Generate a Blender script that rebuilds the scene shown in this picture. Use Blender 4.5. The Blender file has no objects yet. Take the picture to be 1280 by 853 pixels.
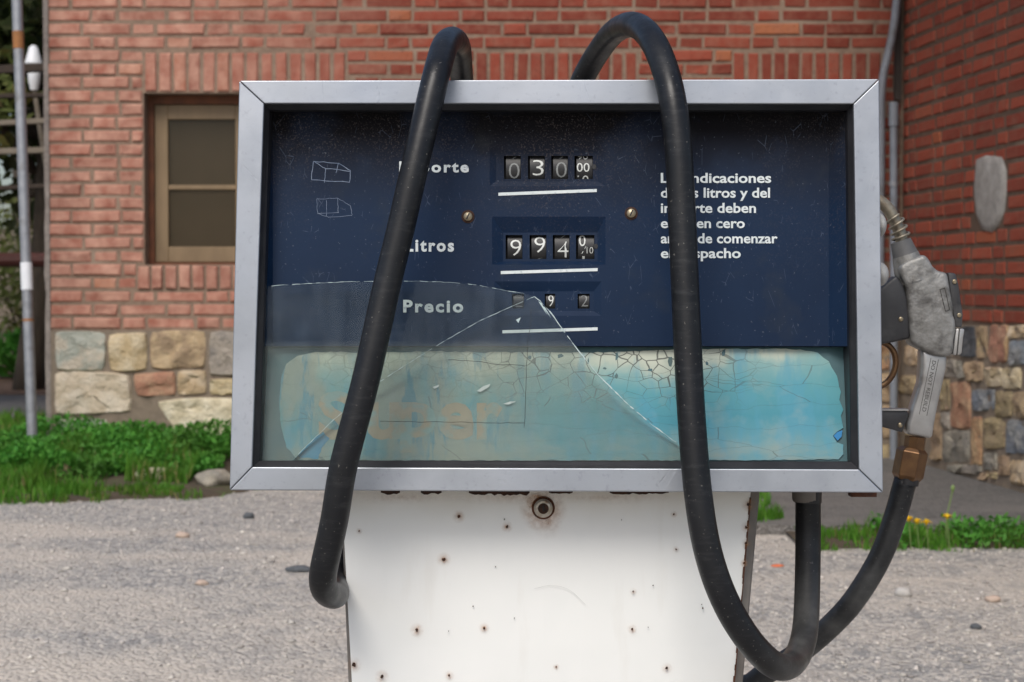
import bpy, bmesh, math, random
import numpy as np
from mathutils import Vector, noise as mnoise
S = bpy.context.scene
R = math.radians
random.seed(11)
rng = np.random.default_rng(5)

# ------------------------------------------------------------------ camera
FPX = 2200.0                      # focal length in photograph pixels (1280 wide)
PITCH = R(1.68)
EYE = Vector((0, 0, 1.10))
cam = bpy.data.cameras.new('camera')
cam.sensor_width = 36; cam.lens = 36 * FPX / 1280
cam.clip_start = 0.05; cam.clip_end = 2000
cam.dof.use_dof = True; cam.dof.focus_distance = 2.05; cam.dof.aperture_fstop = 12.5
co = bpy.data.objects.new('camera', cam); S.collection.objects.link(co)
co.location = EYE; co.rotation_euler = (R(90) - PITCH, 0, 0)
S.camera = co

# ------------------------------------------------------------------ world, sun, exposure
SUN_EL, SUN_AZ = R(50), R(196)    # sun high, behind and a little left of the camera, veiled
w = bpy.data.worlds.new('World'); S.world = w; w.use_nodes = True
nt = w.node_tree; bgn = nt.nodes['Background']
sky = nt.nodes.new('ShaderNodeTexSky'); sky.sky_type = 'NISHITA'; sky.sun_disc = False
sky.sun_elevation = SUN_EL; sky.sun_rotation = SUN_AZ
sky.air_density = 1.0; sky.dust_density = 3.0; sky.ozone_density = 1.0
nt.links.new(sky.outputs[0], bgn.inputs[0]); bgn.inputs[1].default_value = 0.14
sl = bpy.data.lights.new('sun', 'SUN'); sl.energy = 1.95; sl.angle = R(28); sl.color = (1.0, .975, .93)
so = bpy.data.objects.new('sun', sl); S.collection.objects.link(so)
sd = Vector((math.sin(SUN_AZ) * math.cos(SUN_EL), math.cos(SUN_AZ) * math.cos(SUN_EL), math.sin(SUN_EL)))
so.rotation_euler = (-sd).to_track_quat('-Z', 'Y').to_euler(); so.location = sd * 20
S.view_settings.view_transform = 'Standard'; S.view_settings.look = 'None'
S.view_settings.exposure = 0.04; S.view_settings.gamma = 1.0
S.render.engine = 'CYCLES'; S.cycles.use_denoising = True
S.cycles.transparent_max_bounces = 16; S.cycles.max_bounces = 8

# ------------------------------------------------------------------ measuring helpers
def ray(px, py):
    u = (px - 640) / FPX; v = (426.5 - py) / FPX
    c, s = math.cos(PITCH), math.sin(PITCH)
    return Vector((u, c + v * s, -s + v * c))
def at(px, py, Y):
    d = ray(px, py); return EYE + d * (Y / d.y)
def on_plane(px, py, p0, n):
    d = ray(px, py); return EYE + d * ((p0 - EYE).dot(n) / d.dot(n))

# ------------------------------------------------------------------ object helpers
ROOT = {}
def link(o): S.collection.objects.link(o); return o
def base_of(p):
    if p is None: return Vector((0, 0, 0))
    while p.parent: p = p.parent
    return p.location
def thing(name, label, cat, loc, group=None):
    o = link(bpy.data.objects.new(name, None)); o.location = loc; o.empty_display_size = .1
    o['label'] = label; o['category'] = cat
    if group: o['group'] = group
    return o
def tag(o, label, cat, group=None):
    o['label'] = label; o['category'] = cat
    if group: o['group'] = group
    return o
def mesh_obj(name, verts, faces, m, parent=None, smooth=False, kind=None, loc=None, mats=None):
    """vertices in world coordinates; parent -> relative to the thing's base; loc -> origin of a top-level mesh"""
    b = base_of(parent) if parent is not None else (Vector(loc) if loc is not None else Vector((0, 0, 0)))
    me = bpy.data.meshes.new(name)
    me.from_pydata([(v[0] - b[0], v[1] - b[1], v[2] - b[2]) for v in verts], [], faces)
    me.materials.append(m)
    if smooth: me.polygons.foreach_set('use_smooth', [True] * len(me.polygons))
    o = link(bpy.data.objects.new(name, me))
    if parent is not None: o.parent = parent
    else: o.location = b
    if kind: o['kind'] = kind
    return o
def bm_obj(name, bm, m, parent=None, smooth=False, kind=None, loc=None):
    bmesh.ops.recalc_face_normals(bm, faces=bm.faces)
    bm.verts.index_update()
    vs = [v.co.copy() for v in bm.verts]; fs = [[v.index for v in f.verts] for f in bm.faces]
    mi = [f.material_index for f in bm.faces]
    bm.free()
    o = mesh_obj(name, vs, fs, m if not isinstance(m, (list, tuple)) else m[0], parent, smooth, kind, loc)
    if isinstance(m, (list, tuple)):
        for x in m[1:]: o.data.materials.append(x)
        o.data.polygons.foreach_set('material_index', mi)
    return o
def auto_smooth(o, ang=35):
    me = o.data; bm = bmesh.new(); bm.from_mesh(me)
    for f in bm.faces: f.smooth = True
    for e in bm.edges:
        if len(e.link_faces) == 2 and e.calc_face_angle() > R(ang): e.smooth = False
    bm.to_mesh(me); bm.free(); return o
def add_hexa(bm, P, mi=0):
    """P: 8 corners, 0-3 one face in order, 4-7 the opposite face"""
    v = [bm.verts.new(p) for p in P]
    for f in ((0, 1, 2, 3), (7, 6, 5, 4), (0, 4, 5, 1), (1, 5, 6, 2), (2, 6, 7, 3), (3, 7, 4, 0)):
        g = bm.faces.new([v[i] for i in f]); g.material_index = mi
    return v
def box(bm, x0, x1, y0, y1, z0, z1):
    return add_hexa(bm, [(x0, y0, z0), (x1, y0, z0), (x1, y0, z1), (x0, y0, z1), (x0, y1, z0), (x1, y1, z0), (x1, y1, z1), (x0, y1, z1)])
def bevel(bm, w, seg=2):
    bmesh.ops.recalc_face_normals(bm, faces=bm.faces)
    bmesh.ops.bevel(bm, geom=[e for e in bm.edges if len(e.link_faces) == 2 and e.calc_face_angle() > .3], offset=w, segments=seg, affect='EDGES', profile=.5)
def prism(bm, front, back, mi_side=0):
    n = len(front)
    a = [bm.verts.new(p) for p in front]; b = [bm.verts.new(p) for p in back]
    bm.faces.new(a); bm.faces.new(b[::-1])
    for i in range(n):
        f = bm.faces.new((a[i], b[i], b[(i + 1) % n], a[(i + 1) % n])); f.material_index = mi_side
def catmull(pts, step=.012):
    P = [Vector(p) for p in pts]; P = [P[0] * 2 - P[1]] + P + [P[-1] * 2 - P[-2]]
    out = []
    for i in range(1, len(P) - 2):
        a, b, c, d = P[i - 1:i + 3]; n = max(2, int((c - b).length / step))
        for k in range(n):
            t = k / n
            out.append(.5 * ((2 * b) + (c - a) * t + (2 * a - 5 * b + 4 * c - d) * t * t + (3 * b - a - 3 * c + d) * t ** 3))
    out.append(P[-2]); return out
def tube(bm, path, rad, seg=16, cap=True):
    path = [Vector(p) for p in path]; n = len(path); rings = []
    nrm = None
    for i, p in enumerate(path):
        t = (path[min(i + 1, n - 1)] - path[max(i - 1, 0)]).normalized()
        if nrm is None: nrm = t.orthogonal().normalized()
        nrm = (nrm - t * nrm.dot(t)).normalized(); bn = t.cross(nrm)
        r = rad(i / (n - 1)) if callable(rad) else rad
        rings.append([bm.verts.new(p + (nrm * math.cos(2 * math.pi * k / seg) + bn * math.sin(2 * math.pi * k / seg)) * r) for k in range(seg)])
    for a, b in zip(rings, rings[1:]):
        for k in range(seg): bm.faces.new((a[k], a[(k + 1) % seg], b[(k + 1) % seg], b[k]))
    if cap: bm.faces.new(rings[0][::-1]); bm.faces.new(rings[-1])

# ------------------------------------------------------------------ materials
def newmat(name):
    m = bpy.data.materials.new(name); m.use_nodes = True
    return m, m.node_tree, m.node_tree.nodes['Principled BSDF']
def N(nt, typ, **kw):
    n = nt.nodes.new(typ)
    for k, v in kw.items():
        if k in n.inputs.keys() if isinstance(k, str) else False: n.inputs[k].default_value = v
        else: setattr(n, k, v)
    return n
def L(nt, a, b): nt.links.new(a, b)
def pos(nt, scale=(1, 1, 1)):
    g = nt.nodes.new('ShaderNodeNewGeometry')
    if scale == (1, 1, 1): return g.outputs['Position']
    mp = nt.nodes.new('ShaderNodeMapping'); mp.inputs['Scale'].default_value = scale
    L(nt, g.outputs['Position'], mp.inputs[0]); return mp.outputs[0]
def noise(nt, vec, scale, detail=4, rough=.55):
    n = nt.nodes.new('ShaderNodeTexNoise'); n.inputs['Scale'].default_value = scale
    n.inputs['Detail'].default_value = detail; n.inputs['Roughness'].default_value = rough
    L(nt, vec, n.inputs['Vector']); return n.outputs['Fac']
def ramp(nt, fac, a, b, ca=(0, 0, 0, 1), cb=(1, 1, 1, 1)):
    r = nt.nodes.new('ShaderNodeValToRGB'); r.color_ramp.elements[0].position = a; r.color_ramp.elements[1].position = b
    r.color_ramp.elements[0].color = ca; r.color_ramp.elements[1].color = cb
    L(nt, fac, r.inputs[0]); return r.outputs[0]
def mix(nt, fac, a, b, mode='MIX'):
    m = nt.nodes.new('ShaderNodeMix'); m.data_type = 'RGBA'; m.blend_type = mode
    for s, i in ((fac, 0), (a, 6), (b, 7)):
        if isinstance(s, (float, int)): m.inputs[i].default_value = s
        elif isinstance(s, tuple): m.inputs[i].default_value = (*s[:3], 1)
        else: L(nt, s, m.inputs[i])
    return m.outputs[2]
def math_(nt, op, a, b=None, c=None, clamp=False):
    m = nt.nodes.new('ShaderNodeMath'); m.operation = op; m.use_clamp = clamp
    for i, s in enumerate((a, b, c)):
        if s is None: continue
        if isinstance(s, (float, int)): m.inputs[i].default_value = s
        else: L(nt, s, m.inputs[i])
    return m.outputs[0]
def bump(nt, bsdf, h, strength=.3, dist=.002):
    b = nt.nodes.new('ShaderNodeBump'); b.inputs['Strength'].default_value = strength; b.inputs['Distance'].default_value = dist
    L(nt, h, b.inputs['Height']); L(nt, b.outputs[0], bsdf.inputs['Normal'])
def rnd(nt):
    """a random number per object and per loose piece"""
    oi = nt.nodes.new('ShaderNodeObjectInfo'); g = nt.nodes.new('ShaderNodeNewGeometry')
    return math_(nt, 'FRACT', math_(nt, 'ADD', oi.outputs['Random'], g.outputs['Random Per Island']))
def M(name, c1, c2, scale=20, rough=.7, metal=0, bmp=.2, bdist=.002, vary=0, stretch=(1, 1, 1), c3=None, s3=4, t3=(.55, .75), rough2=None):
    m, nt, b = newmat(name); v = pos(nt, stretch)
    n1 = noise(nt, v, scale); col = mix(nt, ramp(nt, n1, .3, .7), c1, c2)
    if c3: col = mix(nt, ramp(nt, noise(nt, v, s3), *t3), col, c3)
    if vary:
        r = rnd(nt); k = math_(nt, 'ADD', math_(nt, 'MULTIPLY', r, vary), 1 - vary / 2)
        h = nt.nodes.new('ShaderNodeHueSaturation'); L(nt, k, h.inputs['Value']); L(nt, col, h.inputs['Color'])
        r2 = math_(nt, 'FRACT', math_(nt, 'MULTIPLY', r, 7.13))
        L(nt, math_(nt, 'ADD', math_(nt, 'MULTIPLY', r2, .03), .485), h.inputs['Hue']); col = h.outputs[0]
    L(nt, col, b.inputs['Base Color']); b.inputs['Roughness'].default_value = rough; b.inputs['Metallic'].default_value = metal
    if rough2 is not None: L(nt, ramp(nt, noise(nt, v, scale * .4), .3, .7, (rough,) * 3 + (1,), (rough2,) * 3 + (1,)), b.inputs['Roughness'])
    if bmp: bump(nt, b, noise(nt, v, scale * 2.2, 6), bmp, bdist)
    return m

def brick_mat(name, a, b_, pale, orange, lit_left):
    m, nt, b = newmat(name); v = pos(nt)
    r = rnd(nt); r2 = math_(nt, 'FRACT', math_(nt, 'MULTIPLY', r, 9.7)); r3 = math_(nt, 'FRACT', math_(nt, 'MULTIPLY', r, 31.3))
    col = mix(nt, r, a, b_)
    col = mix(nt, ramp(nt, r2, .95, .99), col, orange)
    col = mix(nt, math_(nt, 'MULTIPLY', ramp(nt, noise(nt, v, 16, 5), .42, .72), math_(nt, 'ADD', math_(nt, 'MULTIPLY', r3, .6), .25)), col, pale)
    col = mix(nt, math_(nt, 'MULTIPLY', ramp(nt, noise(nt, v, 70, 3), .55, .75), .5), col, (a[0] * .45, a[1] * .5, a[2] * .5))
    if lit_left:      # chalky paler brick towards the left, painted in for the brighter light there
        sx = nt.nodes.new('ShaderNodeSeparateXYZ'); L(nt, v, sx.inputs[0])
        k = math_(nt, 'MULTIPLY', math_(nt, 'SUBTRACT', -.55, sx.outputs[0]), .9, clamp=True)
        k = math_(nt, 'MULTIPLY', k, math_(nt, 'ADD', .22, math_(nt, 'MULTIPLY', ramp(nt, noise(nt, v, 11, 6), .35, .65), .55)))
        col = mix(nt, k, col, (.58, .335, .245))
    L(nt, col, b.inputs['Base Color']); b.inputs['Roughness'].default_value = .9
    bump(nt, b, noise(nt, v, 90, 6), .6, .003); return m
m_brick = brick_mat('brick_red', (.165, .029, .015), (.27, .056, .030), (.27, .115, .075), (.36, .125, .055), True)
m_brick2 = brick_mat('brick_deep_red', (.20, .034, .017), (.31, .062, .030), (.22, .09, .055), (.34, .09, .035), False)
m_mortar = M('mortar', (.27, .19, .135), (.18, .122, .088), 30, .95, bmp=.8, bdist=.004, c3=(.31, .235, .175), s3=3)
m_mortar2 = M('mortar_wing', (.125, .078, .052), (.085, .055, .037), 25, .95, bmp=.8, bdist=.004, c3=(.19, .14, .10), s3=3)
def stone(name, a, b_, c): return M(name, a, b_, 14, .9, bmp=.9, bdist=.008, vary=.15, c3=c, s3=7, t3=(.5, .7))
def stone(name, a, b_, c): return M(name, a, b_, 24, .9, bmp=1, bdist=.012, vary=.15, c3=c, s3=11, t3=(.45, .62))
m_st = {
 'green': stone('stone_greengrey', (.34, .36, .30), (.46, .47, .40), (.56, .50, .38)),
 'tan': stone('stone_tan', (.50, .38, .23), (.41, .30, .17), (.55, .45, .31)),
 'brown': stone('stone_brown', (.41, .30, .17), (.47, .36, .22), (.29, .21, .13)),
 'cream': stone('stone_cream', (.62, .53, .38), (.50, .42, .29), (.68, .60, .46)),
 'red': stone('stone_red', (.42, .22, .13), (.36, .20, .12), (.46, .30, .18)),
 'blue': stone('stone_bluegrey', (.16, .18, .21), (.21, .23, .25), (.26, .26, .25)),
 'grey': stone('stone_grey', (.28, .25, .20), (.36, .32, .26), (.22, .20, .17)),
 'ochre': stone('stone_ochre', (.33, .24, .13), (.38, .29, .18), (.26, .19, .12)),
 'dark': stone('stone_slate', (.05, .06, .07), (.07, .075, .08), (.10, .10, .10)),
}
m_alu, nt, b = newmat('brushed_aluminium')
v = pos(nt); c = mix(nt, ramp(nt, noise(nt, v, 9, 5), .35, .65), (.33, .35, .38), (.44, .46, .49))
c = mix(nt, math_(nt, 'MULTIPLY', ramp(nt, noise(nt, v, 160, 3), .60, .72), .35), c, (.24, .25, .28))
c = mix(nt, math_(nt, 'MULTIPLY', ramp(nt, noise(nt, v, 4.5, 7), .46, .66), .55), c, (.25, .28, .33))
L(nt, c, b.inputs['Base Color']); b.inputs['Metallic'].default_value = .75
L(nt, ramp(nt, noise(nt, v, 14, 5), .3, .7, (.34,) * 3 + (1,), (.50,) * 3 + (1,)), b.inputs['Roughness'])
sv = nt.nodes.new('ShaderNodeTexVoronoi'); sv.feature = 'DISTANCE_TO_EDGE'; sv.inputs['Scale'].default_value = 34; L(nt, pos(nt, (1, 1, .3)), sv.inputs['Vector'])
sl_ = math_(nt, 'MULTIPLY', math_(nt, 'LESS_THAN', sv.outputs['Distance'], .010), ramp(nt, noise(nt, v, 30, 2), .56, .62))
bump(nt, b, math_(nt, 'SUBTRACT', noise(nt, v, 16, 6), math_(nt, 'MULTIPLY', sl_, .4)), .28, .002)
m_rubber = M('black_rubber', (.012, .012, .014), (.022, .022, .025), 40, .42, bmp=.15, bdist=.001)
m_case = M('grey_case_paint', (.20, .20, .21), (.16, .16, .17), 12, .5)

def panel_mat():
    m, nt, b = newmat('navy_display_paint'); v = pos(nt)
    sx = nt.nodes.new('ShaderNodeSeparateXYZ'); L(nt, v, sx.inputs[0]); z = sx.outputs[2]
    col = mix(nt, ramp(nt, noise(nt, v, 7, 4), .3, .7), (.0030, .0130, .038), (.0048, .019, .052))
    up = math_(nt, 'MULTIPLY', math_(nt, 'SUBTRACT', z, 1.190), 10, clamp=True)          # shade under the upper frame painted in, along with settled dirt
    shade_film = math_(nt, 'MULTIPLY', up, ramp(nt, noise(nt, v, 9, 5), .22, .5))
    col = mix(nt, math_(nt, 'MULTIPLY', shade_film, .95), col, (.0055, .0045, .0045))
    grit = ramp(nt, noise(nt, v, 480, 2, .7), .55, .66)
    area = math_(nt, 'MULTIPLY', ramp(nt, noise(nt, v, 6, 4), .35, .65), math_(nt, 'MULTIPLY', math_(nt, 'SUBTRACT', z, 1.10), 5.5, clamp=True))
    col = mix(nt, math_(nt, 'MULTIPLY', math_(nt, 'MULTIPLY', grit, area), .5), col, (.13, .105, .095))
    sc = nt.nodes.new('ShaderNodeTexVoronoi'); sc.feature = 'DISTANCE_TO_EDGE'; sc.inputs['Scale'].default_value = 70
    mp = nt.nodes.new('ShaderNodeMapping'); mp.inputs['Rotation'].default_value = (0, .6, 0); mp.inputs['Scale'].default_value = (1, 1, .45); L(nt, v, mp.inputs[0]); L(nt, mp.outputs[0], sc.inputs['Vector'])
    line = math_(nt, 'LESS_THAN', sc.outputs['Distance'], .012)
    line = math_(nt, 'MULTIPLY', line, ramp(nt, noise(nt, v, 55, 2), .58, .64))
    col = mix(nt, math_(nt, 'MULTIPLY', line, .22), col, (.16, .20, .28))
    spk = ramp(nt, noise(nt, v, 330, 1, .5), .735, .76)
    col = mix(nt, math_(nt, 'MULTIPLY', spk, .3), col, (.16, .18, .21))
    col = mix(nt, math_(nt, 'MULTIPLY', ramp(nt, noise(nt, v, 18, 4), .58, .75), .25), col, (.035, .04, .04))
    b.inputs['Specular IOR Level'].default_value = .2
    L(nt, col, b.inputs['Base Color']); L(nt, math_(nt, 'ADD', .45, math_(nt, 'MULTIPLY', shade_film, .45)), b.inputs['Roughness'])
    bump(nt, b, noise(nt, v, 25, 4), .10, .002); return m
m_navy = panel_mat()
def poster_mat():
    m, nt, b = newmat('faded_teal_sheet'); v = pos(nt)
    sx = nt.nodes.new('ShaderNodeSeparateXYZ'); L(nt, v, sx.inputs[0]); x, z = sx.outputs[0], sx.outputs[2]
    ztop, zbot = at(640, 440, 2.07).z, at(640, 575, 2.05).z
    nz = noise(nt, v, 13, 5); st = noise(nt, pos(nt, (1, 1, .12)), 55, 4)
    t = math_(nt, 'DIVIDE', math_(nt, 'SUBTRACT', ztop, z), ztop - zbot)
    t2 = math_(nt, 'ADD', t, math_(nt, 'MULTIPLY', math_(nt, 'SUBTRACT', nz, .5), .6))
    xr = math_(nt, 'MULTIPLY', math_(nt, 'SUBTRACT', x, .16), 3.0, clamp=True)
    t2 = math_(nt, 'ADD', t2, math_(nt, 'MULTIPLY', xr, .26))
    r = nt.nodes.new('ShaderNodeValToRGB'); L(nt, t2, r.inputs[0]); e = r.color_ramp.elements
    e[0].position = .0; e[0].color = (.66, .68, .56, 1); e[1].position = 1.0; e[1].color = (.15, .36, .41, 1)
    for p, c in ((.13, (.54, .60, .50, 1)), (.24, (.26, .46, .45, 1)), (.42, (.10, .37, .42, 1)), (.70, (.055, .31, .39, 1))):
        k = e.new(p); k.color = c
    col = r.outputs[0]
    col = mix(nt, math_(nt, 'MULTIPLY', ramp(nt, st, .47, .62), .55), col, (.08, .36, .50))
    col = mix(nt, math_(nt, 'MULTIPLY', ramp(nt, noise(nt, v, 26, 6), .52, .70), .30), col, (.42, .46, .38))
    lft = math_(nt, 'MULTIPLY', math_(nt, 'SUBTRACT', .06, x), 9, clamp=True)     # torn, washed-out half with paper showing
    col = mix(nt, math_(nt, 'MULTIPLY', lft, math_(nt, 'MULTIPLY', ramp(nt, noise(nt, pos(nt, (1, 1, .35)), 24, 6), .42, .58), .8)), col, (.36, .38, .31))
    col = mix(nt, math_(nt, 'MULTIPLY', lft, math_(nt, 'MULTIPLY', ramp(nt, noise(nt, pos(nt, (1.3, 1, .10)), 38, 4), .56, .62), .7)), col, (.03, .27, .40))
    low = math_(nt, 'MULTIPLY', math_(nt, 'SUBTRACT', t, .72), 3.2, clamp=True)
    col = mix(nt, math_(nt, 'MULTIPLY', math_(nt, 'MULTIPLY', low, ramp(nt, noise(nt, pos(nt, (.35, 1, 1)), 60, 5), .40, .65)), .65), col, (.40, .40, .31))
    # dried-out crackle
    wv = nt.nodes.new('ShaderNodeVectorMath'); wv.operation = 'ADD'
    nn = nt.nodes.new('ShaderNodeTexNoise'); nn.inputs['Scale'].default_value = 30; L(nt, v, nn.inputs['Vector'])
    sc = nt.nodes.new('ShaderNodeVectorMath'); sc.operation = 'SCALE'; sc.inputs['Scale'].default_value = .014; L(nt, nn.outputs['Color'], sc.inputs[0])
    L(nt, v, wv.inputs[0]); L(nt, sc.outputs[0], wv.inputs[1])
    mp = nt.nodes.new('ShaderNodeMapping'); mp.inputs['Scale'].default_value = (1, .01, 1.25); L(nt, wv.outputs[0], mp.inputs[0])
    vo = nt.nodes.new('ShaderNodeTexVoronoi'); vo.feature = 'DISTANCE_TO_EDGE'; vo.inputs['Scale'].default_value = 56; L(nt, mp.outputs[0], vo.inputs['Vector'])
    width = math_(nt, 'MULTIPLY', math_(nt, 'SUBTRACT', .62, math_(nt, 'ADD', t, math_(nt, 'MULTIPLY', xr, .18))), .058)
    width = math_(nt, 'MULTIPLY', width, math_(nt, 'ADD', .25, ramp(nt, noise(nt, v, 17, 3), .35, .62)))
    crk = math_(nt, 'LESS_THAN', vo.outputs['Distance'], width)
    mp2 = nt.nodes.new('ShaderNodeMapping'); mp2.inputs['Scale'].default_value = (.16, .01, 1.1); mp2.inputs['Rotation'].default_value = (0, .08, 0); L(nt, wv.outputs[0], mp2.inputs[0])
    v2 = nt.nodes.new('ShaderNodeTexVoronoi'); v2.feature = 'DISTANCE_TO_EDGE'; v2.inputs['Scale'].default_value = 38; L(nt, mp2.outputs[0], v2.inputs['Vector'])
    crk = math_(nt, 'MULTIPLY', crk, math_(nt, 'SUBTRACT', 1.0, math_(nt, 'MULTIPLY', math_(nt, 'SUBTRACT', x, .235), 14, clamp=True)))
    crk = math_(nt, 'MULTIPLY', crk, math_(nt, 'ADD', .35, math_(nt, 'MULTIPLY', math_(nt, 'ADD', x, .06), 8, clamp=True), clamp=True))
    c2 = math_(nt, 'MULTIPLY', math_(nt, 'LESS_THAN', v2.outputs['Distance'], .0045), .45)
    cr = math_(nt, 'MAXIMUM', math_(nt, 'MULTIPLY', crk, .8), c2)
    col = mix(nt, 1.0, col, (.70, .72, .71), 'MULTIPLY')
    col = mix(nt, cr, col, (.045, .05, .045))
    L(nt, col, b.inputs['Base Color']); b.inputs['Roughness'].default_value = .55
    h = math_(nt, 'SUBTRACT', noise(nt, v, 20, 4), math_(nt, 'MULTIPLY', cr, .5)); bump(nt, b, h, .35, .002)
    return m
m_poster = poster_mat()
m_board = M('teal_board', (.030, .085, .10), (.05, .12, .13), 20, .5, bmp=.1, c3=(.10, .12, .09), s3=12)
m_letters = M('faded_brown_print', (.33, .275, .19), (.27, .235, .165), 60, .6, bmp=.1, c3=(.19, .30, .29), s3=30, t3=(.50, .62))
m_white_print = M('white_print', (.68, .72, .72), (.56, .62, .62), 90, .5, bmp=0, c3=(.25, .30, .35), s3=120, t3=(.60, .75))
m_digit = M('digit_paint', (.72, .74, .70), (.55, .57, .54), 80, .5, bmp=0)
m_digit_dim = M('digit_paint_dim', (.26, .27, .26), (.18, .19, .19), 80, .6, bmp=0)
m_drum = M('drum_black', (.010, .010, .011), (.02, .02, .02), 60, .45, bmp=.1)
m_pit = M('counter_pit_black', (.006, .006, .007), (.01, .01, .01), 60, .6, bmp=0)
m_scratch = M('scratched_line', (.22, .27, .36), (.08, .12, .2), 130, .6, bmp=0)
m_screw = M('old_brass', (.42, .36, .25), (.25, .20, .13), 90, .42, metal=.8, bmp=.2)
m_rust = M('rust', (.11, .035, .012), (.045, .018, .010), 150, .85, bmp=.6)
m_chip = M('rust_chip_dark', (.060, .022, .009), (.020, .010, .006), 200, .85, bmp=.5)
def white_mat():
    m, nt, b = newmat('white_enamel'); v = pos(nt)
    sx = nt.nodes.new('ShaderNodeSeparateXYZ'); L(nt, v, sx.inputs[0]); z = sx.outputs[2]
    col = mix(nt, ramp(nt, noise(nt, v, 5, 4), .3, .7), (.78, .79, .76), (.83, .83, .80))
    top = math_(nt, 'MULTIPLY', math_(nt, 'SUBTRACT', z, .80), 14, clamp=True)
    col = mix(nt, math_(nt, 'MULTIPLY', math_(nt, 'MULTIPLY', top, ramp(nt, noise(nt, v, 11, 5), .3, .7)), .40), col, (.55, .50, .38))
    col = mix(nt, math_(nt, 'MULTIPLY', ramp(nt, noise(nt, pos(nt, (1, 1, .2)), 25, 4), .62, .8), .20), col, (.55, .50, .42))
    L(nt, col, b.inputs['Base Color']); b.inputs['Roughness'].default_value = .42; b.inputs['Specular IOR Level'].default_value = .35
    bump(nt, b, noise(nt, v, 4, 3), .15, .004); return m
m_white = white_mat()
m_trim = M('grey_trim', (.22, .20, .18), (.16, .145, .13), 25, .55, metal=.2, bmp=.15, c3=(.30, .27, .24), s3=9)
def glass_mat(name, extra):
    m, nt, b = newmat(name); v = pos(nt); nt.nodes.remove(b); out = nt.nodes['Material Output']
    sx = nt.nodes.new('ShaderNodeSeparateXYZ'); L(nt, v, sx.inputs[0]); z, x = sx.outputs[2], sx.outputs[0]
    z0 = at(640, 575, 2.04).z; z1 = at(640, 430, 2.05).z
    low = math_(nt, 'DIVIDE', math_(nt, 'SUBTRACT', z1 + .004, z), .008, clamp=True)   # grime reaches up to the tide line
    k = math_(nt, 'ADD', .026 + extra, math_(nt, 'MULTIPLY', low, .050))
    k = math_(nt, 'ADD', k, math_(nt, 'MULTIPLY', math_(nt, 'SUBTRACT', noise(nt, v, 14, 5), .5), .16))
    k = math_(nt, 'ADD', k, math_(nt, 'MULTIPLY', math_(nt, 'SUBTRACT', noise(nt, pos(nt, (1, 1, .15)), 70, 3), .5), .13))
    sw = noise(nt, pos(nt, (.5, 1, 1.6)), 22, 6, .7); k = math_(nt, 'ADD', k, math_(nt, 'MULTIPLY', ramp(nt, sw, .52, .72), .045), clamp=True)
    col = mix(nt, low, (.26, .34, .46), (.42, .48, .46)); col = mix(nt, math_(nt, 'MULTIPLY', ramp(nt, noise(nt, v, 10, 4), .45, .7), .5), col, (.40, .36, .28))
    d = nt.nodes.new('ShaderNodeBsdfDiffuse'); L(nt, col, d.inputs[0]); t = nt.nodes.new('ShaderNodeBsdfTransparent'); t.inputs[0].default_value = (.95, .97, .96, 1)
    g = nt.nodes.new('ShaderNodeBsdfGlossy'); g.inputs['Roughness'].default_value = .06
    fr = nt.nodes.new('ShaderNodeFresnel'); fr.inputs[0].default_value = 1.22
    a = nt.nodes.new('ShaderNodeMixShader'); L(nt, fr.outputs[0], a.inputs[0]); L(nt, t.outputs[0], a.inputs[1]); L(nt, g.outputs[0], a.inputs[2])
    s = nt.nodes.new('ShaderNodeMixShader'); L(nt, k, s.inputs[0]); L(nt, a.outputs[0], s.inputs[1]); L(nt, d.outputs[0], s.inputs[2])
    L(nt, s.outputs[0], out.inputs[0]); return m
m_glass = glass_mat('dusty_glass', .0); m_glass2 = glass_mat('dusty_glass_lower', .020)
m_gedge, nt, b = newmat('broken_glass_edge'); b.inputs['Base Color'].default_value = (.45, .55, .55, 1); b.inputs['Roughness'].default_value = .15
m_wax = M('hose_rubber', (.020, .021, .023), (.036, .037, .040), 22, .40, bmp=.25, bdist=.001, c3=(.060, .060, .060), s3=45, t3=(.52, .75), rough2=.62)
def hose_mat():
    m, nt, b = newmat('scuffed_hose_rubber'); v = pos(nt)
    col = mix(nt, ramp(nt, noise(nt, v, 12, 4), .3, .7), (.006, .0065, .008), (.012, .013, .015))
    g = nt.nodes.new('ShaderNodeNewGeometry'); sx = nt.nodes.new('ShaderNodeSeparateXYZ'); L(nt, v, sx.inputs[0])
    scf = ramp(nt, noise(nt, pos(nt, (.6, .6, 3)), 60, 6, .7), .52, .72)
    col = mix(nt, math_(nt, 'MULTIPLY', scf, .30), col, (.06, .061, .063))
    spk = ramp(nt, noise(nt, v, 300, 1), .72, .76); col = mix(nt, math_(nt, 'MULTIPLY', spk, .5), col, (.20, .19, .17))
    dz = nt.nodes.new('ShaderNodeSeparateXYZ'); L(nt, v, dz.inputs[0])
    dd = math_(nt, 'MULTIPLY', math_(nt, 'MULTIPLY', math_(nt, 'SUBTRACT', .84, dz.outputs[2]), 4, clamp=True), math_(nt, 'MULTIPLY', math_(nt, 'SUBTRACT', dz.outputs[0], .27), 18, clamp=True))
    col = mix(nt, math_(nt, 'MULTIPLY', dd, math_(nt, 'ADD', .35, math_(nt, 'MULTIPLY', ramp(nt, noise(nt, v, 30, 5), .35, .65), .6))), col, (.13, .128, .12))
    b.inputs['Specular IOR Level'].default_value = .32
    L(nt, col, b.inputs['Base Color']); L(nt, ramp(nt, noise(nt, v, 25, 5), .3, .7, (.30,) * 3 + (1,), (.52,) * 3 + (1,)), b.inputs['Roughness'])
    bump(nt, b, noise(nt, v, 120, 5), .3, .0008); return m
m_hose = hose_mat()
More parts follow.
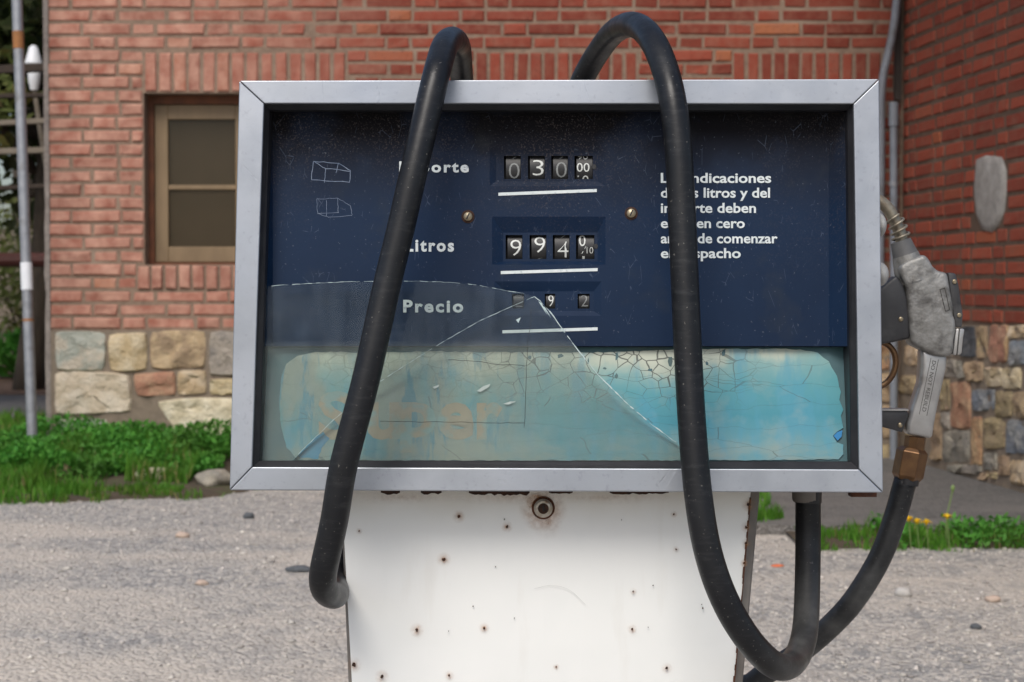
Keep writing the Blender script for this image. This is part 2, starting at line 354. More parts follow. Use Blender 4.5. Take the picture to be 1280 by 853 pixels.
m_cast = M('cast_aluminium', (.34, .335, .32), (.20, .195, .18), 60, .45, metal=.5, bmp=.7, bdist=.002, c3=(.07, .065, .06), s3=32, t3=(.52, .70), rough2=.65)
m_handle = M('worn_cast_handle', (.46, .455, .44), (.32, .31, .30), 30, .38, metal=.6, bmp=.3, bdist=.001, c3=(.16, .14, .12), s3=20, t3=(.55, .72))
m_blackpl = M('black_plastic', (.022, .022, .024), (.04, .04, .042), 30, .5, bmp=.25, c3=(.10, .10, .10), s3=14, t3=(.6, .8))
m_brass = M('dull_brass', (.20, .11, .05), (.12, .065, .035), 60, .40, metal=.75, bmp=.3, bdist=.001, c3=(.28, .18, .09), s3=25, t3=(.6, .75))
m_spring = M('grimy_steel', (.36, .33, .26), (.22, .18, .13), 80, .45, metal=.6, bmp=.3)
m_cuff = M('grey_rubber_cuff', (.13, .13, .13), (.09, .09, .09), 50, .6, bmp=.2)
m_knob = M('pale_plastic', (.45, .45, .43), (.38, .38, .36), 20, .5)
m_engrave = M('engraved_line', (.045, .043, .04), (.06, .056, .05), 60, .8, bmp=0)

def gravel_mat(name, base, dark, warm, sc=1):
    m, nt, b = newmat(name); v = pos(nt)
    vo = nt.nodes.new('ShaderNodeTexVoronoi'); vo.inputs['Scale'].default_value = 70 * sc; L(nt, v, vo.inputs['Vector'])
    vb = nt.nodes.new('ShaderNodeTexVoronoi'); vb.inputs['Scale'].default_value = 26 * sc; L(nt, v, vb.inputs['Vector'])
    bw = nt.nodes.new('ShaderNodeRGBToBW'); L(nt, vo.outputs['Color'], bw.inputs[0])
    bw2 = nt.nodes.new('ShaderNodeRGBToBW'); L(nt, vb.outputs['Color'], bw2.inputs[0])
    col = mix(nt, ramp(nt, bw.outputs[0], .2, .8), dark, base)
    col = mix(nt, ramp(nt, bw2.outputs[0], .70, .78), col, dark)
    col = mix(nt, math_(nt, 'MULTIPLY', ramp(nt, noise(nt, pos(nt, (.5, 1.3, 1)), 1.6, 5), .44, .60), .75), col, warm)
    col = mix(nt, math_(nt, 'MULTIPLY', ramp(nt, noise(nt, v, 5, 4), .5, .8), .35), col, dark)
    L(nt, col, b.inputs['Base Color']); b.inputs['Roughness'].default_value = .95
    h = math_(nt, 'ADD', math_(nt, 'MULTIPLY', vo.outputs['Distance'], -1.0), noise(nt, v, 40, 5)); bump(nt, b, h, .8, .013); return m
m_gravel = gravel_mat('gravel', (.50, .46, .41), (.27, .262, .25), (.56, .495, .42))
m_pave = gravel_mat('worn_asphalt', (.18, .17, .16), (.11, .107, .10), (.20, .185, .17), 1.4)
m_soil = M('soil', (.09, .065, .04), (.05, .038, .025), 12, .95, bmp=.8, bdist=.01, c3=(.07, .09, .03), s3=5)
m_pebble = M('pebble', (.52, .475, .42), (.38, .355, .33), 60, .9, bmp=.3, vary=.9)
m_pale_peb = M('pale_pebble', (.50, .48, .45), (.40, .38, .35), 60, .8, bmp=.3)
m_dark_peb = M('dark_pebble', (.10, .11, .12), (.07, .075, .08), 60, .8, bmp=.3)
m_pink_peb = M('pinkish_pebble', (.52, .40, .32), (.44, .34, .27), 60, .8, bmp=.3)
m_orange = M('orange_plastic', (.75, .20, .08), (.65, .16, .06), 60, .5, bmp=0)
def leaf_mat(name, a, b_, straw=False):
    m, nt, b = newmat(name); v = pos(nt); r = rnd(nt)
    col = mix(nt, r, a, b_); col = mix(nt, ramp(nt, noise(nt, v, 3, 4), .45, .7), col, (a[0] * 1.5, a[1] * .8, a[2]))
    if straw: col = mix(nt, math_(nt, 'GREATER_THAN', r, .93), col, (.26, .22, .09))
    L(nt, col, b.inputs['Base Color']); b.inputs['Roughness'].default_value = .6; b.inputs['Specular IOR Level'].default_value = .3
    b.inputs['Transmission Weight'].default_value = 0
    out = nt.nodes['Material Output']; tr = nt.nodes.new('ShaderNodeBsdfTranslucent'); L(nt, col, tr.inputs[0])
    s = nt.nodes.new('ShaderNodeMixShader'); s.inputs[0].default_value = .35; L(nt, b.outputs[0], s.inputs[1]); L(nt, tr.outputs[0], s.inputs[2]); L(nt, s.outputs[0], out.inputs[0])
    return m
m_grass = leaf_mat('grass_green', (.06, .19, .018), (.14, .34, .035), True)
m_weed = leaf_mat('weed_green', (.05, .21, .025), (.12, .36, .05))
m_leafdark = leaf_mat('dark_leaves', (.025, .045, .012), (.06, .085, .02))
m_leafol = leaf_mat('olive_leaves', (.10, .13, .03), (.17, .20, .06))
m_bark = M('bark', (.09, .07, .05), (.05, .04, .03), 20, .95, bmp=.8, bdist=.01, stretch=(1, 1, .3))
m_yellow = M('dandelion_yellow', (.85, .62, .02), (.75, .50, .01), 200, .7, bmp=0)
m_stem = M('green_stem', (.14, .22, .06), (.18, .26, .08), 50, .6, bmp=0)
m_galv = M('galvanised_steel', (.32, .33, .35), (.24, .25, .27), 25, .5, metal=.4, bmp=.15, c3=(.18, .17, .16), s3=9)
m_galvrust = M('rusty_band', (.34, .14, .04), (.22, .10, .04), 40, .8)
m_pvc = M('grey_pvc_pipe', (.22, .24, .27), (.17, .185, .21), 12, .5, bmp=.1, c3=(.12, .12, .12), s3=6)
m_darkgap = M('dark_corner_gap', (.03, .025, .02), (.045, .035, .03), 20, .9)
m_sleeve = M('white_sleeve', (.75, .76, .78), (.68, .70, .72), 20, .5)
m_tanwood = M('tan_painted_wood', (.24, .165, .09), (.17, .115, .06), 12, .6, bmp=.3, stretch=(1, 1, .3), c3=(.20, .14, .08), s3=6)
m_redwood = M('redbrown_wood', (.17, .055, .02), (.10, .035, .015), 14, .7, bmp=.3)
m_pane, nt, b = newmat('window_glass')
b.inputs['Base Color'].default_value = (.07, .055, .036, 1); b.inputs['Roughness'].default_value = .06; b.inputs['Alpha'].default_value = .5; b.inputs['Specular IOR Level'].default_value = .3
m_curtain = M('brown_blind', (.20, .145, .095), (.15, .105, .07), 6, .9, bmp=0)
m_plaster = M('cement_patch', (.36, .34, .31), (.24, .225, .205), 20, .9, bmp=.8, bdist=.006, c3=(.44, .42, .39), s3=9)
m_render = M('grey_render', (.30, .26, .23), (.20, .17, .15), 20, .95, bmp=.8, bdist=.01)
m_roof = M('sheet_roof', (.20, .19, .18), (.15, .14, .13), 10, .7)
m_oldwood = M('weathered_wood', (.22, .19, .15), (.15, .12, .09), 20, .9, bmp=.4, stretch=(.3, 1, 1))
m_darkwood = M('dark_timber', (.035, .025, .02), (.05, .035, .025), 20, .9, bmp=.4)
m_railred = M('dark_red_rail', (.10, .025, .018), (.07, .02, .015), 20, .6)
m_bank = M('earth_bank', (.22, .18, .14), (.13, .10, .07), 3, .95, bmp=.8, bdist=.03, c3=(.06, .055, .035), s3=2.2, t3=(.42, .6))
m_brownsoil = M('brown_earth', (.15, .085, .05), (.11, .065, .04), 4, .95, bmp=.5, bdist=.02)
m_road = M('grey_road', (.12, .115, .115), (.09, .085, .085), 14, .9)
m_concrete = M('concrete', (.36, .34, .31), (.28, .26, .24), 14, .9, bmp=.5, bdist=.004)

# ------------------------------------------------------------------ ground
def sstep(a, b, x):
    t = min(1, max(0, (x - a) / (b - a))); return t * t * (3 - 2 * t)
def gz(x, y):
    h = .20 * sstep(3.2, 6.1, y)
    return h + .006 * mnoise.noise(Vector((x * 1.3, y * 1.3, 0))) * (1 if y < 6 else .5)
def axis(a, b, st, far):
    v = list(np.arange(a, b + 1e-6, st)); s = st; lo = a; hi = b
    while lo > -far: s *= 1.35; lo -= s; v.insert(0, lo)
    s = st
    while hi < far: s *= 1.35; hi += s; v.append(hi)
    return v
xs, ys = axis(-4, 4, .12, 700), axis(-1, 10, .12, 700)
vs = [(x, y, gz(x, y)) for y in ys for x in xs]; nx = len(xs)
fs = [(j * nx + i, j * nx + i + 1, (j + 1) * nx + i + 1, (j + 1) * nx + i) for j in range(len(ys) - 1) for i in range(nx - 1)]
mesh_obj('ground', vs, fs, m_gravel, smooth=True, kind='structure')
def sheet(name, m, inside, h, x0, x1, y0, y1, st, skirt=None):
    X = np.arange(x0, x1 + 1e-6, st); Y = np.arange(y0, y1 + 1e-6, st); idx = {}; V = []; F = []
    def vid(i, j):
        if (i, j) not in idx: idx[(i, j)] = len(V); V.append((X[i], Y[j], h(X[i], Y[j])))
        return idx[(i, j)]
    for j in range(len(Y) - 1):
        for i in range(len(X) - 1):
            if inside(X[i] + st / 2, Y[j] + st / 2): F.append((vid(i, j), vid(i + 1, j), vid(i + 1, j + 1), vid(i, j + 1)))
    return mesh_obj(name, V, F, m, smooth=True, kind='structure')
# weedy bank at the foot of the left facade
def bank_front(x): return 7.40 + .14 * mnoise.noise(Vector((x * 1.1, 3.1, 0))) + .20 * mnoise.noise(Vector((x * 3.1, 1.1, 0))) + .5 * sstep(-1.35, -1.05, x) + (.25 if x < -2.25 else 0) * min(1, (-2.25 - x) * 2)
def bank_h(x, y):
    f = bank_front(x); e = sstep(.1, -.9, x + .6) if x > -1.5 else 1
    edge = sstep(-.55, -1.3, x)
    lump = .05 * mnoise.noise(Vector((x * 2.3, y * 2.3, 7)))
    left = 1 - .75 * sstep(-2.35, -2.75, x)
    return gz(x, y) - .03 + (.04 + sstep(f, f + 1.25, y) * (.085 * left) + lump * .7 * sstep(f, f + .4, y)) * edge * sstep(f - .05, f + .1, y)
sheet('grass_bank', m_soil, lambda x, y: y > bank_front(x) - .1, bank_h, -4.4, -.4, 7.0, 9.1, .08)
# soil strip with weeds in front of the right-hand pavement
def strip_h(x, y):
    e = max(0, min(1, (abs(y - 6.22) - .08) / .12)) if y < 6.22 else 0
    return gz(x, y) + .014 * (1 - e) - .02 * e + .010 * mnoise.noise(Vector((x * 4, y * 4, 2)))
sheet('soil_strip', m_soil, lambda x, y: abs(y - (6.22 + .05 * math.sin(x * 3))) < .2 + .05 * math.sin(x * 9) and x > 1.0, strip_h, .4, 4.4, 5.9, 6.6, .05)
bm = bmesh.new(); zs = .238
WC = at(1122, 575, 9.0)
wdir = Vector((.1136, -1, 0)).normalized()
def pave_poly(z):
    out = [(.30, 9.02), (.38, 6.44)]
    for k in range(24): x = .4 + k * .18; out.append((x, 6.42 + .05 * mnoise.noise(Vector((x * 5, 0, 4)))))
    out += [(5.0, 6.42), (5.0, 9.02)]
    return [(x, y, z) for x, y in out]
P = pave_poly(zs); Pb = pave_poly(.1)
prism(bm, P[::-1], Pb[::-1]); bm_obj('pavement', bm, m_pave, kind='structure')
# far ground bands seen past the left corner
def quad(name, m, x0, x1, y0, y1, z, kind='structure'):
    return mesh_obj(name, [(x0, y0, z), (x1, y0, z), (x1, y1, z), (x0, y1, z)], [(0, 1, 2, 3)], m, kind=kind)
quad('lawn', m_soil, -9, -2.4, 9.12, 12.2, .208)
quad('road', m_road, -16, -2.4, 12.2, 14.8, .21)
quad('earth_verge', m_brownsoil, -20, -2.4, 14.8, 20.6, .214)
bm = bmesh.new()
for i in range(40):
    x0, x1 = -16 + i * .4, -16 + (i + 1) * .4
    def bz(x, k): return .2 + k * (1.7 + .5 * mnoise.noise(Vector((x * .5, k, 5)))) 
    v = [bm.verts.new((x, 20.5 + k * 1.6 + .25 * mnoise.noise(Vector((x, k * 3, 1))), bz(x, k))) for x, k in ((x0, 0), (x1, 0), (x1, .5), (x0, .5), (x1, 1), (x0, 1))]
    bm.faces.new((v[0], v[1], v[2], v[3])); bm.faces.new((v[3], v[2], v[4], v[5]))
bmesh.ops.remove_doubles(bm, verts=bm.verts, dist=.001)
bm_obj('earth_bank', bm, m_bank, smooth=True, kind='structure')

# ------------------------------------------------------------------ bricks
BC = {}
def brick_mesh(w_, h_, m, var, d=.05):
    """a brick of width w, height h: local x along wall, z up, front at y=0 facing -y"""
    key = (round(w_, 2), round(h_, 3), m.name, var)
    if key in BC: return BC[key]
    r = random.Random(hash((round(w_ * 100), var, round(h_ * 1000))) & 0xffff); b_ = .009
    V = []
    for yy, ins in ((0, .0065), (.0065, 0), (d, 0)):
        for sx_, sz_ in ((-1, -1), (1, -1), (1, 1), (-1, 1)):
            V.append((sx_ * (w_ / 2 - ins) + r.uniform(-.003, .003), yy + (r.uniform(-.003, .003) if yy < d else 0), sz_ * (h_ / 2 - ins) + r.uniform(-.002, .002)))
    F = [(0, 1, 2, 3)]
    for a in (0, 4):
        for i in range(4): F.append((a + i, a + 4 + i, a + 4 + (i + 1) % 4, a + (i + 1) % 4))
    me = bpy.data.meshes.new('brick'); me.from_pydata(V, [], F); me.materials.append(m)
    BC[key] = me; return me
def lay_bricks(parent, specs, m, to_world, rot, vis, limit=300):
    """specs: (u, z, w, h, proud). The `limit` that show largest are parts, the rest one stuff part."""
    sc = [(vis(s), i) for i, s in enumerate(specs)]; sc.sort(reverse=True)
    top = set(i for v_, i in sc[:limit] if v_ > 0)
    V, F = [], []; b = base_of(parent); ca, sa = math.cos(rot), math.sin(rot)
    for i, (u, z, w_, h_, pr) in enumerate(specs):
        me = brick_mesh(w_, h_, m, random.randrange(9)); p = to_world(u, z, -pr)
        tilt = random.uniform(-.012, .012)
        if i in top:
            o = link(bpy.data.objects.new('brick', me)); o.parent = parent; o.location = p - b
            o.rotation_euler = (0, tilt, rot)
        else:
            k = len(V)
            for q in me.vertices: V.append((p.x + q.co.x * ca - q.co.y * sa, p.y + q.co.x * sa + q.co.y * ca, p.z + q.co.z))
            F += [tuple(k + j for j in f.vertices) for f in me.polygons]
    if V: mesh_obj('outer_bricks', V, F, m, parent, kind='stuff')

FY = 9.0; PM = FPX / FY
def fx(px): return at(px, 362, FY).x
def fz(py): return at(640, py, FY).z
PITCH_R = 16.65 / PM * (at(640, 300, FY).z - at(640, 400, FY).z) / (100 / PM)
Z0 = fz(412.5)                                     # top of the stone base
XL, XC = fx(62), fx(1124)
XL = at(62, 362, FY).x
building = thing('brick_building', 'long red brick facade with rough stone base, brick lintels and tan wooden windows', 'building', Vector(((XL + XC) / 2, FY, .22)))
wins = [(181, 434), (594, 797), (915, 1100)]
WT, WB = 116.5, 331.0
holes = [(fx(a), fx(b_), fz(WB), fz(WT)) for a, b_ in wins]
FTOP = 3.6
# mortar backing with the window openings left out
def holed(name, m, xs_, zs_, inhole, Y, parent, rot=0, to_world=None):
    V = []; F = []; ix = {}
    def vid(i, j):
        if (i, j) not in ix:
            ix[(i, j)] = len(V); V.append(to_world(xs_[i], zs_[j], Y) if to_world else Vector((xs_[i], Y, zs_[j])))
        return ix[(i, j)]
    for j in range(len(zs_) - 1):
        for i in range(len(xs_) - 1):
            if not inhole((xs_[i] + xs_[i + 1]) / 2, (zs_[j] + zs_[j + 1]) / 2): F.append((vid(i, j), vid(i + 1, j), vid(i + 1, j + 1), vid(i, j + 1)))
    return mesh_obj(name, V, F, m, parent)
xs_ = sorted({XL, XC + .05} | {h[0] for h in holes} | {h[1] for h in holes}); zs_ = sorted({.0, Z0, FTOP} | {holes[0][2], holes[0][3]})
holed('mortar', m_mortar, xs_, zs_, lambda x, z: any(h[0] < x < h[1] and h[2] < z < h[3] for h in holes), FY + .0045, building)
specs = []
JT = .0145
nrow = int((FTOP - Z0) / PITCH_R)
lintel_top = fz(65.5)
for k in range(nrow):
    zc = Z0 + (k + .5) * PITCH_R; u = XL + .004; seq = k % 2
    patt = [.105 if k % 4 < 2 else .16] if seq == 0 else [.21]
    j = 0
    while u < XC - .03:
        if j == 0: w_ = patt[0]
        else: w_ = (.236 if (j + seq) % 2 else .112) + random.uniform(-.006, .006)
        if u + w_ > XC: w_ = XC - u
        c = u + w_ / 2; x0, x1 = u, u + w_
        segs = [(x0, x1)]
        py = 362 - (zc - at(640, 362, FY).z) * PM
        for (a, b_), h in zip(wins, holes):
            ha, hb = h[0], h[1]
            if h[2] - .128 < zc < h[2]: ha, hb = h[0] - .04, h[1] + .04
            if h[2] - .128 < zc < lintel_top + .005:
                ns = []
                for s0, s1 in segs:
                    if s1 <= ha or s0 >= hb: ns.append((s0, s1))
                    else:
                        if s0 < ha - .035: ns.append((s0, ha - .006))
                        if s1 > hb + .035: ns.append((hb + .006, s1))
                segs = ns
        for s0, s1 in segs:
            if s1 - s0 > .03: specs.append(((s0 + s1) / 2, zc, s1 - s0, PITCH_R - JT, random.uniform(-.003, .005)))
        u += w_ + JT; j += 1
for h in holes:     # brick-on-end lintels and sills
    n = round((h[1] - h[0]) / .0715); p = (h[1] - h[0]) / n
    for i in range(n):
        specs.append((h[0] + (i + .5) * p, (lintel_top + h[3]) / 2 + .002, p - .016, (lintel_top - h[3]) - .012, random.uniform(-.002, .006)))
    n = round((h[1] - h[0] + .08) / .068); p = (h[1] - h[0] + .08) / n
    for i in range(n):
        specs.append((h[0] - .04 + (i + .5) * p, h[2] - .064 + random.uniform(-.003, .003), p - .014, .115, random.uniform(.006, .014)))
def proj(p):
    d = Vector(p) - EYE; c, s = math.cos(PITCH), math.sin(PITCH)
    zf = d.y * c - d.z * s; return 640 + FPX * d.x / zf, 426.5 - FPX * (d.y * s + d.z * c) / zf
def vis_facade(s):
    px, py = proj((s[0], FY, s[1])); r = .5 * s[2] * PM
    if px < -20 or px > 1290 or py < -12 or py > 860: return 0
    if 305 + r < px < 1095 - r * .2 and 106 < py < 612: return 0
    return s[2] * s[3]
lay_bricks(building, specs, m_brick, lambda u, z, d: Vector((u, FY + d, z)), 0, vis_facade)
# side return, corner render strip
mesh_obj('side_wall', [(XL, FY + .01, 0), (XL, FY + 7, 0), (XL, FY + 7, FTOP), (XL, FY + .01, FTOP)], [(0, 1, 2, 3)], m_mortar, building)
bm = bmesh.new()
for k in range(30):
    z0, z1 = .15 + k * .115, .15 + (k + 1) * .115; e = [.022 + .010 * mnoise.noise(Vector((0, z * 9, 3))) for z in (z0, z1)]
    add_hexa(bm, [(XL - e[0], FY - .004, z0), (XL + .003, FY - .004, z0), (XL + .003, FY - .004, z1), (XL - e[1], FY - .004, z1),
                  (XL - e[0], FY + .2, z0), (XL + .003, FY + .2, z0), (XL + .003, FY + .2, z1), (XL - e[1], FY + .2, z1)])
bmesh.ops.remove_doubles(bm, verts=bm.verts, dist=.0005)
bm_obj('corner_strip', bm, m_render, building)
# roof slab with a shallow overhang
RZ = FTOP
# windows
def bar(bm, x0, x1, y0, y1, z0, z1): box(bm, x0, x1, y0, y1, z0, z1)
for (a, b_), h in zip(wins, holes):
    x0, x1, z0, z1 = h; D = .115
    bm = bmesh.new()   # reveal
    for P in ([(x0, FY + .011, z0), (x0, FY + D + .1, z0), (x0, FY + D + .1, z1), (x0, FY + .011, z1)], [(x1, FY + .011, z0), (x1, FY + D + .1, z0), (x1, FY + D + .1, z1), (x1, FY + .011, z1)],
              [(x0, FY + .011, z1), (x1, FY + .011, z1), (x1, FY + D + .1, z1), (x0, FY + D + .1, z1)], [(x0, FY + .011, z0), (x1, FY + .011, z0), (x1, FY + D + .1, z0), (x0, FY + D + .1, z0)]):
        bm.faces.new([bm.verts.new(p) for p in P])
    rv = bm_obj('reveal', bm, m_mortar, building)
    bm = bmesh.new(); t = .03; ya, yb = FY + .10, FY + .17
    bar(bm, x0 + .001, x0 + t, ya, yb, z0 + .001, z1 - .001); bar(bm, x1 - t, x1 - .001, ya, yb, z0 + .001, z1 - .001)
    bar(bm, x0 + t, x1 - t, ya, yb, z1 - .045, z1 - .001); bar(bm, x0 + t, x1 - t, ya, yb, z0 + .001, z0 + .012)
    wf = bm_obj('window', bm, m_redwood, building)
    xm = (x0 + x1) / 2; xi0, xi1, zi0, zi1 = x0 + t + .002, x1 - t - .002, z0 + .014, z1 - .048
    zr = zi0 + (zi1 - zi0) * .462
    for l0, l1 in ((xi0, xm - .001), (xm + .001, xi1)):
        bm = bmesh.new(); s = .068; ya, yb = FY + .115, FY + .155
        bar(bm, l0, l0 + s, ya, yb, zi0, zi1); bar(bm, l1 - s, l1, ya, yb, zi0, zi1)
        bar(bm, l0 + s, l1 - s, ya, yb, zi0, zi0 + .08); bar(bm, l0 + s, l1 - s, ya, yb, zi1 - .075, zi1)
        bar(bm, l0 + s, l1 - s, ya + .004, yb - .004, zr, zr + .024)
        bevel(bm, .003, 1); bm_obj('window_frame', bm, m_tanwood, wf)
        for q0, q1 in ((zi0 + .08, zr), (zr + .024, zi1 - .075)):
            bm = bmesh.new(); box(bm, l0 + s - .002, l1 - s + .002, FY + .134, FY + .138, q0 - .002, q1 + .002); bm_obj('pane', bm, m_pane, wf)
    bm = bmesh.new(); n = 24
    pr = [(x0 + (x1 - x0) * i / n, FY + .20 + .012 * math.sin(i * 1.9)) for i in range(n + 1)]
    for (a0, b0), (a1, b1) in zip(pr, pr[1:]):
        bm.faces.new([bm.verts.new(p) for p in ((a0, b0, z0), (a1, b1, z0), (a1, b1, z1), (a0, b0, z1))])
    bmesh.ops.remove_doubles(bm, verts=bm.verts, dist=.0005)
    bm_obj('curtain', bm, m_curtain, wf, smooth=True)

# ------------------------------------------------------------------ stones
def stone_mesh(poly, to_world, d, seed, proud=.02):
    """rounded rough stone: poly = outline (u,z); rings shrink to the middle, surface bulges and is roughened"""
    P = [Vector((u, z)) for u, z in poly]; c = sum(P, Vector((0, 0))) / len(P)
    out = []
    for i, p in enumerate(P):      # subdivide, round corners a little
        q = P[(i + 1) % len(P)]; r_ = P[i - 1]
        out.append((p * .93 + q * .035 + r_ * .035)); out.append(p.lerp(q, .25)); out.append(p.lerp(q, .5)); out.append(p.lerp(q, .75))
    n = len(out); V = []; F = []
    rings = ((1.0, -d), (1.0, proud * .3), (.955, proud * .9), (.72, proud * 1.05), (.42, proud * 1.1), (.18, proud * 1.1))
    for s, y in rings:
        for p in out:
            q = c + (p - c) * s
            nn = mnoise.noise(Vector((q.x * 17 + seed, q.y * 17, seed * 2.3))); n2 = mnoise.noise(Vector((q.x * 50, q.y * 50 + seed, 1)))
            if s >= 1: q = q + (p - c).normalized() * (nn * .007)
            elif s < .9: q = q + Vector((mnoise.noise(Vector((q.x * 40, seed, q.y * 40))), mnoise.noise(Vector((seed, q.x * 40, q.y * 40))))) * .022
            yy = y + (nn * .020 + n2 * .009) * (1 if y > 0 and s < 1 else 0)
            V.append(to_world(q.x, q.y, -yy))
    V.append(to_world(c.x, c.y, -proud * 1.15))
    for a in range(len(rings) - 1):
        for i in range(n): F.append((a * n + i, a * n + (i + 1) % n, (a + 1) * n + (i + 1) % n, (a + 1) * n + i))
    a = (len(rings) - 1) * n
    for i in range(n): F.append((a + i, a + (i + 1) % n, len(V) - 1))
    return V, F
def facade_pt(u, z, d): return Vector((u, FY + d, z))
def fp(px, py): p = at(px, py, FY); return (p.x, p.z)
left_stones = [
 ([(68.5, 415), (100, 414), (132, 416), (133, 440), (130, 464), (70, 463)], 'green'),
 ([(135, 417), (184, 416), (185, 463), (137, 465)], 'tan'),
 ([(188, 414), (258, 413), (257, 460), (188, 462)], 'brown'),
 ([(262, 414), (318, 413), (320, 468), (261, 470)], 'grey'),
 ([(68.5, 466), (90, 463), (163, 468), (165, 515), (120, 517), (69, 519)], 'cream'),
 ([(167, 467), (219, 464), (221, 494), (171, 496)], 'red'),
 ([(222, 464), (258, 463), (259, 492), (222, 494)], 'tan'),
 ([(262, 474), (310, 472), (312, 494), (262, 494)], 'tan'),
 ([(195, 502), (235, 498), (292, 497), (300, 520), (298, 544), (222, 545), (208, 522)], 'cream'),
 ([(74, 523), (135, 524), (138, 546), (72, 546)], 'green'),
 ([(302, 500), (360, 497), (365, 545), (303, 545)], 'brown'),
]
for i, (pl, m) in enumerate(left_stones):
    V, F = stone_mesh([fp(*p) for p in pl][::-1], facade_pt, .03, i * 3.7, .015)
    auto_smooth(mesh_obj('foundation_stone', V, F, m_st[m], building), 38)
rs = random.Random(4); kinds = ['tan', 'brown', 'grey', 'cream', 'red', 'green', 'ochre']
def fill_stones(parent, u0, u1, z0, z1, to_world, keep, rows, wr, rs, palette):
    z = z1
    for r_ in rows:
        u = u0
        while u < u1 - .05:
            w_ = rs.uniform(*wr); e = min(u + w_, u1)
            if keep((u + e) / 2, z - r_ / 2, (e - u) / 2, r_ / 2):
                g = .008; j = lambda: rs.uniform(-.008, .008)
                pl = [(u + g + j(), z - r_ + g + j()), (e - g + j(), z - r_ + g + j()), (e - g + j(), z - g + j()), (u + g + j(), z - g + j())]
                V, F = stone_mesh(pl, to_world, .03, rs.random() * 90, .012)
                auto_smooth(mesh_obj('foundation_stone', V, F, m_st[rs.choice(palette)], parent), 38)
            u = e
        z -= r_
fill_stones(building, fx(368), XC - .01, .1, Z0 - .008, facade_pt, lambda u, z, a, b_: True, (.20, .17, .19, .16), (.2, .38), rs, kinds)
fill_stones(building, fx(322), fx(366), .1, Z0 - .008, facade_pt, lambda u, z, a, b_: True, (.20, .15), (.18, .2), rs, kinds)

# ------------------------------------------------------------------ right wing
WC = Vector((XC + .012, FY, 0)); W0 = Vector((WC.x, WC.y, 0)); wn = Vector((-1, -.1136, 0)).normalized()
wrot = math.atan2(-1, .1136)                      # local +x runs towards the camera
def wing_pt(t, z, d):                            # d<0 = proud of the wall
    return Vector((W0.x, W0.y, z)) + wdir * t - wn * d
wing = thing('brick_wing', 'shaded deep red brick wing in the right corner with a base of mixed coloured stones', 'building', Vector((W0.x + .3, 7.5, .22)))
ZW = .945
WL = 5.2
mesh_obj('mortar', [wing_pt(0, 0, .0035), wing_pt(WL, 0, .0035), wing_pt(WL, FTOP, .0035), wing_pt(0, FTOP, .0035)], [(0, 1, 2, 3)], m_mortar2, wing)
m_bed = M('bedding_mortar', (.24, .19, .14), (.17, .135, .10), 25, .95, bmp=.8, bdist=.004)
mesh_obj('bedding_mortar', [wing_pt(0, 0, -.003), wing_pt(WL, 0, -.003), wing_pt(WL, ZW - .006, -.003), wing_pt(0, ZW - .006, -.003)], [(0, 1, 2, 3)], m_bed, wing)
mesh_obj('bedding_mortar', [(XL + .002, FY - .002, .0), (XC, FY - .002, .0), (XC, FY - .002, Z0 - .004), (XL + .002, FY - .002, Z0 - .004)], [(0, 1, 2, 3)], m_bed, building)
# front end and far side of the wing, roof of the wing with an overhang added for shade
e0, e1 = wing_pt(WL, 0, .010), wing_pt(WL, 0, 5)
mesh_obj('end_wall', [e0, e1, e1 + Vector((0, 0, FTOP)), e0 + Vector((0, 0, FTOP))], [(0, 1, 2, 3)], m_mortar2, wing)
def wt(px, py):
    p = on_plane(px, py, W0, wn); return ((Vector((p.x, p.y, 0)) - W0).dot(wdir), p.z)
patch_poly = [(1222, 200), (1233, 195), (1252, 197), (1257, 215), (1257, 240), (1255, 262), (1248, 280), (1240, 290), (1228, 287), (1221, 268), (1219, 235)]
patch = [wt(*p) for p in patch_poly]
pu0, pu1 = min(p[0] for p in patch), max(p[0] for p in patch); pz0, pz1 = min(p[1] for p in patch), max(p[1] for p in patch)
wspecs = []; pit = .0708
for k in range(int((FTOP - ZW) / pit)):
    zc = ZW + (k + .5) * pit; u = .01; j = 0
    while u < WL:
        w_ = (.07 if (k % 2) else .16) if j == 0 else ((.235 if (j + k) % 2 else .112) + random.uniform(-.006, .006))
        if u + w_ > WL: w_ = WL - u
        if w_ > .03 and not (pu0 + .04 < u + w_ / 2 < pu1 - .03 and pz0 + .05 < zc < pz1 - .03):
            wspecs.append((u + w_ / 2, zc, w_, pit - .0155, random.uniform(-.001, .002)))
        u += w_ + .019; j += 1
def vis_wing(s):
    px, py = proj(wing_pt(s[0], s[1], 0))
    if px < 1100 or px > 1296 or py < -14 or py > 860: return 0
    return s[2] * s[3] / (FY - s[0]) ** 2 + (.0001 if px < 1284 else 0)
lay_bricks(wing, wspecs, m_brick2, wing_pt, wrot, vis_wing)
V = []; c = (sum(p[0] for p in patch) / len(patch), sum(p[1] for p in patch) / len(patch)); F = []
for s, d in ((1.04, .012), (1.0, -.006), (.8, -.014), (.4, -.016)):
    for p in patch: V.append(wing_pt(c[0] + (p[0] - c[0]) * s, c[1] + (p[1] - c[1]) * s, d + random.uniform(-.002, .002)))
n = len(patch); V.append(wing_pt(c[0], c[1], -.016))
for a in range(3):
    for i in range(n): F.append((a * n + i, a * n + (i + 1) % n, (a + 1) * n + (i + 1) % n, (a + 1) * n + i))
for i in range(n): F.append((3 * n + i, 3 * n + (i + 1) % n, 4 * n))
pobj = mesh_obj('plaster_patch', V, F, m_plaster, wing, smooth=True); pobj['label'] = 'pale grey cement patch smeared over the bricks'
